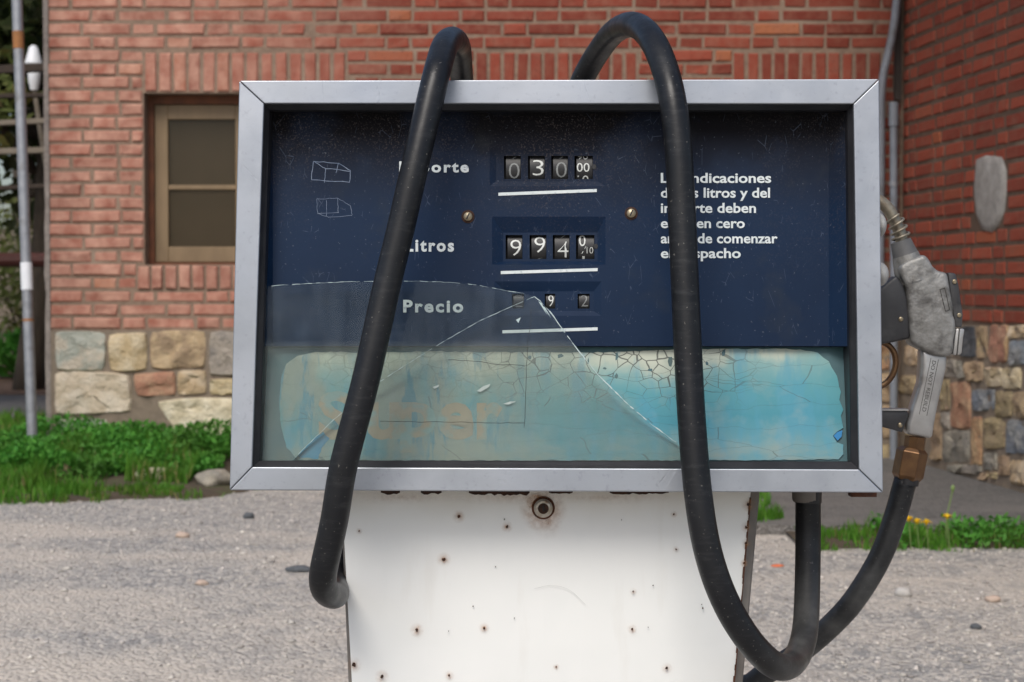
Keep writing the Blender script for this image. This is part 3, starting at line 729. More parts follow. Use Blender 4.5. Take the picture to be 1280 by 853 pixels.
rstones = [((470, 108, 550, 258), 'dark'), ((556, 106, 603, 265), 'ochre'), ((612, 100, 702, 285), 'red'), ((714, 103, 790, 166), 'tan'), ((708, 175, 790, 300), 'blue'),
 ((390, 268, 455, 355), 'grey'), ((460, 273, 494, 362), 'grey'), ((500, 278, 582, 378), 'brown'), ((588, 308, 674, 402), 'tan'), ((680, 308, 768, 412), 'tan'),
 ((365, 362, 422, 515), 'ochre'), ((430, 375, 524, 606), 'red'), ((534, 412, 640, 520), 'blue'), ((648, 418, 724, 550), 'ochre'), ((730, 422, 800, 556), 'brown'),
 ((585, 550, 690, 702), 'ochre'), ((694, 562, 800, 728), 'blue'), ((525, 545, 577, 790), 'red'), ((385, 612, 516, 770), 'grey'), ((585, 718, 650, 806), 'grey'), ((656, 734, 710, 832), 'ochre'), ((718, 748, 800, 880), 'tan'),
 ((330, 530, 382, 760), 'ochre'), ((386, 524, 424, 606), 'grey'), ((400, 778, 575, 820), 'grey'), ((330, 270, 384, 352), 'brown'), ((560, 816, 650, 850), 'brown'),
 ((130, 190, 200, 330), 'ochre'), ((205, 200, 265, 300), 'tan'), ((180, 345, 262, 440), 'brown'), ((110, 345, 172, 480), 'grey'), ((178, 448, 250, 560), 'tan'), ((120, 500, 170, 620), 'ochre'), ((200, 570, 320, 650), 'brown'), ((120, 640, 190, 730), 'ochre'), ((330, 108, 395, 258), 'tan'), ((402, 108, 464, 258), 'grey')]
for i, ((a, b_, c_, d_), m) in enumerate(rstones):
    q = lambda zx, zy: wt(1080 + zx / 3.875, 380 + zy / 3.875)
    g = rs.uniform(-3, 3); sl = (.18, .0)[0]
    pl = [q(a + 1, d_ + g), q(c_, d_ - g), q(c_ + g, b_), q(a, b_ + abs(g))]
    if min(p[0] for p in pl) < .0: continue
    V, F = stone_mesh(pl, wing_pt, .03, i * 5.1 + 2, .012)
    auto_smooth(mesh_obj('foundation_stone', V, F, m_st[m], wing), 38)
umax = wt(1288, 450)[0]
fill_stones(wing, umax, WL, .1, ZW - .008, wing_pt, lambda u, z, a, b_: True, (.19, .17, .2, .15), (.14, .3), rs, ['ochre', 'blue', 'red', 'grey', 'brown', 'tan'])

# roofs: a shallow sheet roof over the facade and an unseen overhang added to shade the wing wall
def slab(bm, P, th):
    prism(bm, [Vector(p) + Vector((0, 0, th)) for p in P], [Vector(p) for p in P])
bm = bmesh.new(); slab(bm, [(XL - .35, FY - .30, FTOP), (XC, FY - .30, FTOP), (XC, FY + 7.3, FTOP), (XL - .35, FY + 7.3, FTOP)], .12)
bm_obj('roof', bm, m_roof, building)
bm = bmesh.new(); a = wing_pt(0, FTOP, -.55); b_ = wing_pt(WL + .4, FTOP, -.55); c_ = wing_pt(WL + .4, FTOP, 5); d_ = wing_pt(0, FTOP, 5)
slab(bm, [Vector((p.x, p.y, FTOP - .0)) for p in (Vector((a.x, FY - .31, 0)), b_, c_, Vector((d_.x, FY - .31, 0)))], .14)
bm_obj('roof', bm, m_roof, wing)

# corner pipes
pipe = thing('drain_pipe', 'grey vertical pipe in the inner corner where the two brick walls meet', 'pipe', Vector((at(1117, 560, 8.93).x, 8.93, zs)))
bm = bmesh.new(); tube(bm, [at(1117, 150, 8.93), at(1117.5, 300, 8.93), Vector((at(1117, 560, 8.93).x, 8.93, zs))], .020, 14)
auto_smooth(bm_obj('pipe_tube', bm, m_pvc, pipe))
bm = bmesh.new(); tube(bm, [at(1117, 128, 8.93), at(1117, 158, 8.93)], .026, 14); auto_smooth(bm_obj('pipe_socket', bm, m_pvc, pipe))
for py in (230, 420):
    bm = bmesh.new(); p = at(1117, py, 8.93); tube(bm, [p - Vector((0, 0, .012)), p + Vector((0, 0, .012))], .024, 14); box(bm, p.x + .0, p.x + .01, p.y, FY + .01, p.z - .01, p.z + .01)
    bm_obj('clamp', bm, m_galv, pipe)
bm = bmesh.new(); tube(bm, catmull([at(1126, -60, 8.90), at(1121, 0, 8.90), at(1117, 35, 8.9), at(1110, 68, 8.9), at(1104, 95, 8.9), at(1101, 130, 8.91), at(1101, 180, 8.93), at(1100, 330, 8.95)], .03), .021, 12)
tag(auto_smooth(bm_obj('bent_pipe', bm, m_pvc, None, loc=at(1101, 330, 8.95))), 'weathered grey bent pipe leaning down the corner above the pump', 'pipe')
bm = bmesh.new(); box(bm, XC - .035, XC - .004, FY - .035, FY + .005, at(0, 126, FY).z, FTOP - .01)  # dark strip painted in for the shadow of the corner gap
tag(bm_obj('corner_shadow_strip', bm, m_darkgap, None, loc=Vector((XC, FY, 2.2))), 'narrow dark strip standing in for shadow in the upper inner corner behind the pipes', 'shadow strip')

# ------------------------------------------------------------------ street pole with sleeve
pb = at(41, 553, 8.55); pt_ = at(20, -40, 8.75); pole = thing('street_pole', 'thin galvanised pole leaning slightly at the left corner of the brick house', 'pole', Vector((pb.x, pb.y, pb.z - .04)))
def pl(t): return Vector(pb) - Vector((0, 0, .05)) + (Vector(pt_) - Vector(pb)) * t
bm = bmesh.new(); tube(bm, [pl(0), pl(.5), pl(1.25)], .0255, 14); auto_smooth(bm_obj('pole_tube', bm, m_galv, pole))
def plY(py): return (553 - py) / 593
for n_, y0, y1, r_, m in (('white_sleeve', 352, 318, .0285, m_sleeve), ('rusty_band', 50, 28, .0275, m_galvrust), ('bolt_band', 391, 388, .0268, m_galvrust)):
    bm = bmesh.new(); tube(bm, [pl(plY(y0)), pl(plY(y1))], r_, 14); auto_smooth(bm_obj(n_, bm, m, pole))

# ------------------------------------------------------------------ things seen past the left corner
fence = thing('timber_frame', 'dark weathered timber rail frame behind the left corner of the house', 'fence', Vector((-3.3, 12.0, .21)))
def beam(name, p, q, th, m, parent, dep=.06):
    bm = bmesh.new(); p, q = Vector(p), Vector(q); u = Vector((0, 0, th / 2)); d = Vector((0, dep, 0))
    add_hexa(bm, [p - u, q - u, q + u, p + u, p - u + d, q - u + d, q + u + d, p + u + d]); bevel(bm, .004, 1); return bm_obj(name, bm, m, parent)
for y0, y1, th, m in ((91, 83, .055, m_darkwood), (122, 118, .03, m_darkwood), (158, 150, .035, m_oldwood), (192, 187, .04, m_oldwood), (238, 232, .03, m_darkwood)):
    beam('rail', at(-90, y0, 12), at(75, y1, 12), th, m, fence)
for px in (-85, 66): 
    p = at(px, 60, 12.08); beam_ = bmesh.new(); box(beam_, p.x - .05, p.x + .05, 12.07, 12.17, .2, p.z); bm_obj('post', beam_, m_darkwood, fence)
rail = thing('red_rail', 'dark red horizontal rail on two posts beyond the leaning pole', 'rail', Vector((-3.5, 13.4, .21)))
bm = bmesh.new(); tube(bm, [at(-140, 325, 13.4), at(80, 325, 13.4)], .055, 10); auto_smooth(bm_obj('rail_bar', bm, m_railred, rail))
for px in (-120, 74):
    p = at(px, 325, 13.45); bm = bmesh.new(); tube(bm, [Vector((p.x, 13.45, .2)), p], .035, 10); auto_smooth(bm_obj('post', bm, m_railred, rail))
lamp = thing('yard_lamp', 'white conical lamp hung on a pale slanting arm in the gap left of the house', 'lamp', at(56, 205, 12.4))
def lathe(bm, prof, org, seg=20, axis_=Vector((0, 0, 1))):
    axis_ = axis_.normalized(); a = axis_.orthogonal().normalized(); b = axis_.cross(a); rings = []
    for r_, h in prof: rings.append([bm.verts.new(org + axis_ * h + (a * math.cos(2 * math.pi * k / seg) + b * math.sin(2 * math.pi * k / seg)) * r_) for k in range(seg)])
    for p, q in zip(rings, rings[1:]):
        for k in range(seg): bm.faces.new((p[k], p[(k + 1) % seg], q[(k + 1) % seg], q[k]))
    bm.faces.new(rings[0][::-1]); bm.faces.new(rings[-1])
p = at(42, 81, 12.4); bm = bmesh.new(); lathe(bm, [(.045, .115), (.03, .12), (.02, .125)][::-1] and [(.055, 0), (.062, .006), (.03, .12), (.012, .135)], p); auto_smooth(bm_obj('lamp_shade', bm, m_sleeve, lamp))
p = at(43, 113, 12.4); bm = bmesh.new(); lathe(bm, [(.028, 0), (.042, .06), (.045, .12), (.04, .145)], p); auto_smooth(bm_obj('lamp_globe', bm, m_sleeve, lamp))
bm = bmesh.new(); tube(bm, [at(43, 112, 12.4), at(50, 160, 12.4), at(60, 215, 12.4), at(66, 260, 12.4)], lambda t: .016 + .01 * t, 10); auto_smooth(bm_obj('arm', bm, m_oldwood, lamp))

# ------------------------------------------------------------------ foliage
def leaves(name, m, n, sampler, size, parent=None, kind=None, up=.3):
    C = np.array([sampler() for _ in range(n)]); a = rng.normal(size=(n, 3)); a /= np.linalg.norm(a, axis=1)[:, None]
    b = rng.normal(size=(n, 3)); b[:, 2] += up; b = np.cross(a, b); b /= np.linalg.norm(b, axis=1)[:, None]
    s = rng.uniform(.6, 1.3, (n, 1)) * size
    Q = np.stack([C - a * s, C - b * s * .45, C + a * s, C + b * s * .45], 1).reshape(-1, 3)
    F = [(4 * i, 4 * i + 1, 4 * i + 2, 4 * i + 3) for i in range(n)]
    return mesh_obj(name, Q.tolist(), F, m, parent, kind=kind)
def tree(label, x, y, h, r_, n, m, size, lean=0):
    t = thing('tree', label, 'tree', Vector((x, y, .2)), 'trees beyond the left corner'); rr = random.Random(int(x * 100 + y))
    bm = bmesh.new(); top = Vector((x + lean, y, h * .72)); tube(bm, catmull([(x, y, .15), (x + lean * .3 + .1, y, h * .3), top], .3), lambda q: .14 * (1 - .75 * q) * h / 5, 9)
    cl = []
    for k in range(9):
        a = rr.uniform(0, 6.28); z = rr.uniform(.35, .7) * h; st = Vector((x + lean * z / h, y, z)); en = st + Vector((math.cos(a) * r_ * .8, math.sin(a) * r_ * .8, rr.uniform(.3, 1.2)))
        tube(bm, [st, st.lerp(en, .5) + Vector((0, 0, .12)), en], lambda q: .05 * (1 - .8 * q), 6); cl.append((en, rr.uniform(.35, .6) * r_))
        cl.append((st.lerp(en, .55), rr.uniform(.3, .5) * r_))
    cl.append((top, r_ * .6)); bm_obj('trunk', bm, m_bark, t, smooth=True)
    def smp():
        c, q = rr.choice(cl); d = Vector((rr.gauss(0, 1), rr.gauss(0, 1), rr.gauss(0, .8))).normalized() * q * rr.random() ** .45; return tuple(c + d)
    leaves('crown', m, n, smp, size, t)
for args in (('dark evergreen tree filling the gap beside the house corner', -4.3, 15.6, 5.2, 1.5, 5200, m_leafdark, .09, .2),
             ('dark leaning tree close behind the timber rails', -3.5, 17.6, 6.2, 1.9, 6000, m_leafdark, .10, -.2),
             ('tall dark tree standing farthest back on the earth bank', -6.6, 23.5, 8.0, 2.4, 5000, m_leafdark, .13, 0),
             ('loose olive green tree at the very left edge of the picture', -4.6, 13.2, 4.0, .9, 2600, m_leafol, .07, -.1),
             ('broad dark tree outside the left edge', -7.6, 16.5, 5.6, 2.0, 4500, m_leafdark, .11, 0)):
    tree(*args)
def shrub(label, x, y, r_, h, n, m, size):
    t = thing('shrub', label, 'shrub', Vector((x, y, .21)), 'shrubs by the earth bank'); rr = random.Random(int(x * 77))
    bm = bmesh.new()
    for k in range(6):
        a = rr.uniform(0, 6.28); tube(bm, [Vector((x, y, .2)), Vector((x + math.cos(a) * r_ * .7, y + math.sin(a) * r_ * .7, .2 + h * .8))], lambda q: .02 * (1 - .7 * q), 5)
    bm_obj('stems', bm, m_bark, t)
    def smp():
        d = Vector((rr.gauss(0, 1), rr.gauss(0, 1), rr.gauss(0, 1))).normalized() * rr.random() ** .4; return (x + d.x * r_, y + d.y * r_, .22 + h * .5 + d.z * h * .5)
    leaves('foliage', m, n, smp, size, t)
shrub('low green shrub on the brown verge behind the pole', -4.85, 17.6, .55, .5, 900, m_weed, .06)
shrub('bright green shrub between the pole and the house corner', -4.35, 18.4, .5, .45, 900, m_grass, .06)
shrub('green shrub on the verge outside the left edge', -6.4, 18.2, .7, .6, 900, m_weed, .07)
shrub('tall twiggy dark shrub against the earth bank seen past the pole', -5.35, 19.6, .8, 2.0, 1500, m_leafol, .06)
shrub('dark bush filling the lower gap beside the house corner', -4.9, 19.9, .5, 1.5, 1100, m_leafdark, .06)
# weeds and grass
def blades(name, m, n, place, hmin, hmax, wid=.0035, lean=.5):
    V = []; F = []; rr = random.Random(n)
    for i in range(n):
        q = place(rr)
        if q is None: continue
        x, y, z, k = q; h = rr.uniform(hmin, hmax) * k; a = rr.uniform(0, 6.283); ln = rr.uniform(.05, lean) * h; b_ = rr.uniform(0, 6.283)
        dx, dy = math.cos(a) * wid, math.sin(a) * wid; lx, ly = math.cos(b_) * ln, math.sin(b_) * ln; j = len(V)
        V += [(x - dx, y - dy, z), (x + dx, y + dy, z), (x + dx * .8 + lx * .4, y + dy * .8 + ly * .4, z + h * .6), (x - dx * .8 + lx * .4, y - dy * .8 + ly * .4, z + h * .6), (x + lx, y + ly, z + h)]
        F += [(j, j + 1, j + 2, j + 3), (j + 3, j + 2, j + 4)]
    return mesh_obj(name, V, F, m, kind='stuff')
def p_bank(rr):
    x, y = rr.uniform(-3.6, -.75), rr.uniform(7.3, 8.97)
    if y < bank_front(x) + rr.uniform(-.05, .14): return None
    d = mnoise.noise(Vector((x * 2.2, y * 2.2, 3.3))); front = y < bank_front(x) + .3
    if x > -1.45 and (y > bank_front(x) + .3 or d < -.05): return None
    if d < -.30 and not front: return None
    if 7.85 < y < 8.1 and -2.1 < x < -1.75: return None
    if front and mnoise.noise(Vector((x * 9, y * 9, 1))) < -.05: return None
    return x, y, bank_h(x, y) - .01, (.45 if front else .8) + .9 * max(0, mnoise.noise(Vector((x * 6, y * 6, 4)))) + .6 * max(0, d)
def g(o, l, c): return tag(o, l, c)
g(blades('grass', m_grass, 44000, p_bank, .05, .12), 'bright green tufted grass growing on the bank under the left facade', 'grass')
def s_bank():
    while True:
        x, y = random.uniform(-3.4, -1.35), random.uniform(7.9, 8.95)
        if mnoise.noise(Vector((x * 1.8, y * 1.8, 9.3))) > -.28 and y > bank_front(x) + .22: return (x, y, bank_h(x, y) + random.uniform(.01, .13) * (.85 + .8 * mnoise.noise(Vector((x * 3, y * 3, 4)))))
g(leaves('weeds', m_weed, 26000, s_bank, .017, kind='stuff', up=1.5), 'dense leafy green weeds at the foot of the stone base', 'weeds')
def p_strip(rr):
    x, y = rr.uniform(1.03, 3.4), rr.uniform(6.02, 6.42); d = mnoise.noise(Vector((x * 2.6, 1, 8)))
    if rr.random() > .6 + d * 1.2 or mnoise.noise(Vector((x * 12, y * 12, 6))) < -.12: return None
    return x, y, strip_h(x, y) - .01, (.5 if x > 1.2 else .3) + .9 * max(0, d) + .7 * max(0, mnoise.noise(Vector((x * 8, y * 8, 2))))
g(blades('grass', m_grass, 16000, p_strip, .04, .105, .003), 'ragged strip of green grass between gravel lot and pavement', 'grass')
def s_strip():
    while True:
        x, y = random.uniform(1.3, 3.2), random.uniform(6.05, 6.38)
        if mnoise.noise(Vector((x * 3, y, 2))) > -.25: return (x, y, strip_h(x, y) + random.uniform(.01, .075))
g(leaves('weeds', m_weed, 3500, s_strip, .014, kind='stuff', up=1.5), 'low leafy weeds around the dandelions', 'weeds')
g(blades('grass', m_grass, 9000, lambda rr: (rr.uniform(-5.5, -2.5), rr.uniform(9.1, 12.1), .2, 1), .04, .12, .005), 'green lawn in shade beyond the left corner of the house', 'grass')
def p_mid(rr):
    x, y = rr.uniform(.8, 1.25), rr.uniform(6.5, 7.6); return (x, y, zs - .005, 1) if mnoise.noise(Vector((x * 3, y * 3, 1))) > .0 and x < 1.02 + .1 * mnoise.noise(Vector((0, y * 3, 1))) else None
g(blades('grass', m_grass, 5000, p_mid, .03, .08), 'sparse grass in the cracks of the pavement behind the pump', 'grass')

for i, (px, py, lab) in enumerate(((1136, 650, 'yellow dandelion leftmost in the weed strip beside the hose'), (1146, 653, 'small yellow dandelion second from the hose'), (1158, 654, 'yellow dandelion lowest in the weed strip'), (1184, 647, 'yellow dandelion standing highest and farthest right of the four'))):
    p = at(px, py, 6.06); zb = strip_h(p.x, p.y); t = thing('dandelion', lab, 'flower', Vector((p.x, p.y, zb)), 'dandelions in the weed strip')
    bm = bmesh.new(); tube(bm, [Vector((p.x + .01, p.y, zb)), Vector((p.x, p.y, p.z))], .0018, 6); bm_obj('stem', bm, m_stem, t)
    bm = bmesh.new(); rr = random.Random(i)
    for k in range(46):
        a = rr.uniform(0, 6.28); el = rr.uniform(.0, 1.4); r_ = rr.uniform(.016, .023); d = Vector((math.cos(a) * math.cos(el), math.sin(a) * math.cos(el), math.sin(el) * .6)); s = Vector((-math.sin(a), math.cos(a), 0)) * .0032
        e = p + d * r_; bm.faces.new([bm.verts.new(q) for q in (p - s, p + s, e + s, e - s)])
    lathe(bm, [(.003, -.006), (.006, 0), (.009, .004), (.004, .009)], p, 8); bm_obj('flower_head', bm, m_yellow, t)
p = at(1191, 612, 6.15); q = at(1183, 650, 6.15); zb = strip_h(q.x, q.y); t = thing('seed_stalk', 'tall thin pale weed stalk with a bud above the yellow dandelions', 'plant', Vector((q.x, q.y, zb)))
bm = bmesh.new(); tube(bm, catmull([(q.x, q.y, zb), tuple(q), tuple(at(1187, 630, 6.15)), tuple(p)], .02), .0022, 6); bm_obj('stem', bm, m_stem, t)
bm = bmesh.new(); lathe(bm, [(.002, -.01), (.007, 0), (.007, .008), (.002, .016)], p, 8); bm_obj('bud', bm, m_stem, t)

# pebbles
def rock(bm, c, sx, sy, sz, rr, sub=2):
    r_ = bmesh.ops.create_icosphere(bm, subdivisions=sub, radius=1.0)
    o = rr.random() * 50
    for v in r_['verts']:
        d = v.co.copy(); k = 1 + .35 * mnoise.noise(d * 1.4 + Vector((o, o, 0))); v.co = Vector((c[0] + d.x * sx * k, c[1] + d.y * sy * k, c[2] + d.z * sz * k))
n = 24000; V = np.zeros((n, 6, 3)); base = np.array([(1, 0, 0), (0, 1, 0), (-1, 0, 0), (0, -1, 0), (0, 0, 1), (0, 0, -1)], float)
X = rng.uniform(-2.6, 3.2, n); Y = 3.3 + rng.random(n) ** .8 * 4.6; s = rng.lognormal(-5.45, .40, n)
for i in range(n):
    if (X[i] > .7 and Y[i] > 6.4): Y[i] -= 2.6
    a = rng.uniform(0, 6.28); c, q = math.cos(a), math.sin(a); P = base * rng.uniform(.7, 1.3, (6, 3)) * (s[i] * 1.3, s[i], s[i] * .55)
    P = np.stack([P[:, 0] * c - P[:, 1] * q, P[:, 0] * q + P[:, 1] * c, P[:, 2]], 1); V[i] = P + (X[i], Y[i], gz(X[i], Y[i]) + s[i] * .15)
T = [(0, 1, 4), (1, 2, 4), (2, 3, 4), (3, 0, 4), (1, 0, 5), (2, 1, 5), (3, 2, 5), (0, 3, 5)]
F = [tuple(6 * i + k for k in t) for i in range(n) for t in T]
tag(mesh_obj('gravel_stones', V.reshape(-1, 3).tolist(), F, m_pebble, kind='stuff', smooth=True), 'loose small grey and beige stones scattered over the gravel lot', 'gravel')
def stone_thing(px, py, Y, s, m, lab, name='pebble', cat='stone', group=None):
    p = at(px, py, Y); 
    for _ in range(8):
        Y2 = Y; p = at(px, py, Y2); Y = Y2 * (EYE.z - gz(p.x, p.y)) / (EYE.z - p.z)
    p = at(px, py, Y); bm = bmesh.new(); rock(bm, (p.x, p.y, gz(p.x, p.y) + s[2] * .55), *s, random.Random(int(px)))
    return tag(bm_obj(name, bm, m, None, smooth=True, loc=Vector((p.x, p.y, gz(p.x, p.y)))), lab, cat, group)
stone_thing(1129, 745, 5.3, (.027, .024, .018), m_pale_peb, 'rounded pale pebble on the gravel right of the hanging hose', group='larger stones lying on the gravel')
stone_thing(1241, 752, 5.3, (.024, .02, .012), m_pink_peb, 'flat pinkish pebble near the right edge of the picture', group='larger stones lying on the gravel')
stone_thing(1220, 786, 5.0, (.018, .016, .010), m_dark_peb, 'small dark pebble below the flat pinkish one', group='larger stones lying on the gravel')
stone_thing(376, 714, 5.6, (.05, .03, .012), m_dark_peb, 'dark flat rock fragment on the gravel left of the hose loop', group='larger stones lying on the gravel')
stone_thing(252, 731, 5.5, (.022, .016, .010), m_pink_peb, 'cream coloured pebble on the open gravel at left', group='larger stones lying on the gravel')
stone_thing(228, 672, 6.6, (.026, .02, .014), m_pink_peb, 'brownish pebble on the far gravel near the grass at left', group='larger stones lying on the gravel')
stone_thing(311, 648, 6.9, (.024, .02, .016), m_dark_peb, 'grey pebble nearest to the frame corner on the far gravel', group='larger stones lying on the gravel')
stone_thing(972, 708, 5.8, (.022, .018, .004), m_orange, 'flat scrap of bright orange plastic on the gravel behind the pump', 'plastic_scrap', 'litter')
for px, py, Y, s, m, lab in ((188, 588, 8.0, (.10, .07, .035), m_st['cream'], 'pale flat rock in the grassy bank under the facade'), (270, 602, 7.9, (.085, .08, .045), m_st['grey'], 'brown half buried boulder in the bank beside the pump frame'),
                             (80, 592, 8.05, (.07, .06, .03), m_st['brown'], 'small brown rock in the grass near the leaning pole')):
    p = at(px, py, Y); bm = bmesh.new(); zb = bank_h(p.x, p.y); rock(bm, (p.x, p.y, zb + s[2] * .3), *s, random.Random(int(px)), 3); tag(bm_obj('rock', bm, m, None, smooth=True, loc=Vector((p.x, p.y, zb))), lab, 'rock', 'rocks in the grassy bank')

# ================================================================== THE PUMP
FB, FT = at(640, 615, 2.020), at(640, 100, 2.063)      # lower and upper edge of the tilted face
_t = (FT - FB).normalized(); NI = Vector((0, _t.z, -_t.y))   # inward normal of the face
if NI.y < 0: NI = -NI
def F_(px, py, n=0.0): return on_plane(px, py, FB + NI * n, NI)
def Fw(p, n): return p + NI * n
pump = thing('fuel_pump', 'old fuel dispenser with navy price display, aluminium frame and rust-flecked white body', 'fuel pump', Vector((0, 2.2, .10)))
# concrete island under it
bm = bmesh.new(); box(bm, -.62, .72, 1.92, 2.62, -.05, .10); bevel(bm, .012, 2)
tag(bm_obj('concrete_plinth', bm, m_concrete, None, loc=Vector((0, 2.2, 0))), 'low concrete island under the fuel pump', 'plinth')
# frame bars, mitred
OUT = [(299, 101), (1099, 99), (1104, 616), (287, 613)]; INN = [(330, 129.5), (1067, 130), (1074, 587), (315, 584)]
IN2 = [(337, 138), (1059, 138), (1063, 577), (325, 576)]
for i in range(4):
    j = (i + 1) % 4; bm = bmesh.new(); a, b_, c_, d_ = OUT[i], OUT[j], INN[j], INN[i]
    fr = [F_(*a), F_(*b_), F_(*c_), F_(*d_)]
    # small gap at the mitres
    def sh(p, q): return p + (q - p).normalized() * .0004
    fr = [sh(fr[0], fr[1]), sh(fr[1], fr[0]), sh(fr[2], fr[3]), sh(fr[3], fr[2])]
    add_hexa(bm, fr + [Fw(p, .034) for p in fr]); bevel(bm, .0012, 2); bm_obj('frame_bar', bm, m_alu, pump)
for i in range(4):
    j = (i + 1) % 4; bm = bmesh.new(); c_, d_, e, f = INN[i], INN[j], IN2[j], IN2[i]
    P = [F_(*c_, .004), F_(*d_, .004), F_(*e, .013), F_(*f, .013)]; add_hexa(bm, P + [Fw(P[0], .02), Fw(P[1], .02), Fw(P[2], .011), Fw(P[3], .011)]); bm_obj('rubber_seal', bm, m_rubber, pump)
# casing behind the frame
bm = bmesh.new(); O2 = [(305, 106), (1093, 105), (1097, 610), (294, 608)]
P0 = [F_(*p, .0345) for p in O2]; P1 = [p + Vector((0, .25, 0)) for p in P0]
v0 = [bm.verts.new(p) for p in P0]; v1 = [bm.verts.new(p) for p in P1]
for i in range(4): bm.faces.new((v0[i], v0[(i + 1) % 4], v1[(i + 1) % 4], v1[i]))
bm.faces.new(v1); bm_obj('casing', bm, m_case, pump)
# dark throat between seal and display plate
PAN = [(342, 139), (1050, 139), (1050, 433), (342, 433)]; NP = .040
def ringwall(name, A, nA, B, nB, m, idx=(0, 1, 2, 3)):
    bm = bmesh.new()
    for i in idx:
        j = (i + 1) % 4; bm.faces.new([bm.verts.new(p) for p in (F_(*A[i], nA), F_(*A[j], nA), F_(*B[j], nB), F_(*B[i], nB))])
    bmesh.ops.remove_doubles(bm, verts=bm.verts, dist=.0002); return bm_obj(name, bm, m, pump)
THR = [(337, 138), (1059, 138), (1063, 577), (325, 576)]
THB = [(341, 142), (1033, 142), (1037, 574), (343, 574)]
TA = [(337, 138), (1059, 138), (1060.6, 433), (329, 433)]; TB = [(341, 142), (1036, 142), (1036, 433), (341, 433)]
ringwall('display_surround', TA, .024, TB, NP, m_navy, (0, 1, 3))
SA = [(337, 138), (1059, 138), (1063, 577), (325, 576)]
def back(p, n0, n1): q = F_(*p, n0); return q, Fw(q, n1 - n0)
for i_ in (1, 2, 3):
    j_ = (i_ + 1) % 4; a0, a1 = back(SA[i_], .0125, .056); b0, b1 = back(SA[j_], .0125, .056); mesh_obj('throat_wall', [a0, b0, b1, a1], [(0, 1, 2, 3)], m_rubber, pump)
# display plate with openings
rows = [dict(win=[(630, 651), (660, 681), (689, 710), (718, 741)], y=(195, 224), rec=(612, 757, 172, 233)),
        dict(win=[(632, 653), (662, 683), (691, 712), (720, 743)], y=(294, 324), rec=(615, 757, 271, 331)),
        dict(win=[(640, 655), (681, 694), (722, 737)], y=(367.5, 386), rec=(618, 752, 352, 395))]
def cells(xs_, ys_, hole, n, name, m, parent):
    V = []; F = []; ix = {}
    def vid(i, j):
        if (i, j) not in ix: ix[(i, j)] = len(V); V.append(F_(xs_[i], ys_[j], n))
        return ix[(i, j)]
    for j in range(len(ys_) - 1):
        for i in range(len(xs_) - 1):
            if not hole((xs_[i] + xs_[i + 1]) / 2, (ys_[j] + ys_[j + 1]) / 2): F.append((vid(i, j), vid(i, j + 1), vid(i + 1, j + 1), vid(i + 1, j)))
    return mesh_obj(name, V, F, m, parent)
X_ = sorted({330, 1045} | {r['rec'][0] for r in rows} | {r['rec'][1] for r in rows}); Y_ = sorted({130, 433} | {r['rec'][2] for r in rows} | {r['rec'][3] for r in rows})
disp = cells([330 if x == 330 else x for x in X_], Y_, lambda x, y: any(r['rec'][0] < x < r['rec'][1] and r['rec'][2] < y < r['rec'][3] for r in rows), NP, 'display_plate', m_navy, pump)
mesh_obj('plate_lip', [F_(330, 433, NP), F_(1045, 433, NP), F_(1045, 433, NP + .012), F_(330, 433, NP + .012)], [(0, 1, 2, 3)], m_navy, pump)
CH = {}
TXT = {}
def text_verts(body, bold, space=1.0):
    """returns vertex list (x,y) and faces of a filled text"""
    key = (body, bold, space)
    if key in TXT: return TXT[key]
    cu = bpy.data.curves.new('t', 'FONT'); cu.body = body; cu.size = 1; cu.offset = bold; cu.resolution_u = 3; cu.space_character = space; cu.fill_mode = 'BOTH'
    o = bpy.data.objects.new('t', cu); S.collection.objects.link(o); bpy.context.view_layer.update()
    dg = bpy.context.evaluated_depsgraph_get(); me = bpy.data.meshes.new_from_object(o.evaluated_get(dg))
    V = [(v.co.x, v.co.y) for v in me.vertices]; F = [tuple(p.vertices) for p in me.polygons]
    bpy.data.objects.remove(o); bpy.data.curves.remove(cu); bpy.data.meshes.remove(me); TXT[key] = (V, F); return V, F
def fit_text(name, body, x0, y0, x1, y1, fn, m, parent, bold=.0, space=1.0):
    V, F = text_verts(body, bold, space); ax, bx = min(v[0] for v in V), max(v[0] for v in V); ay, by = min(v[1] for v in V), max(v[1] for v in V)
    W = [fn(x0 + (v[0] - ax) / (bx - ax) * (x1 - x0), y1 + (v[1] - ay) / (by - ay) * (y0 - y1)) for v in V]
    return mesh_obj(name, W, F, m, parent)
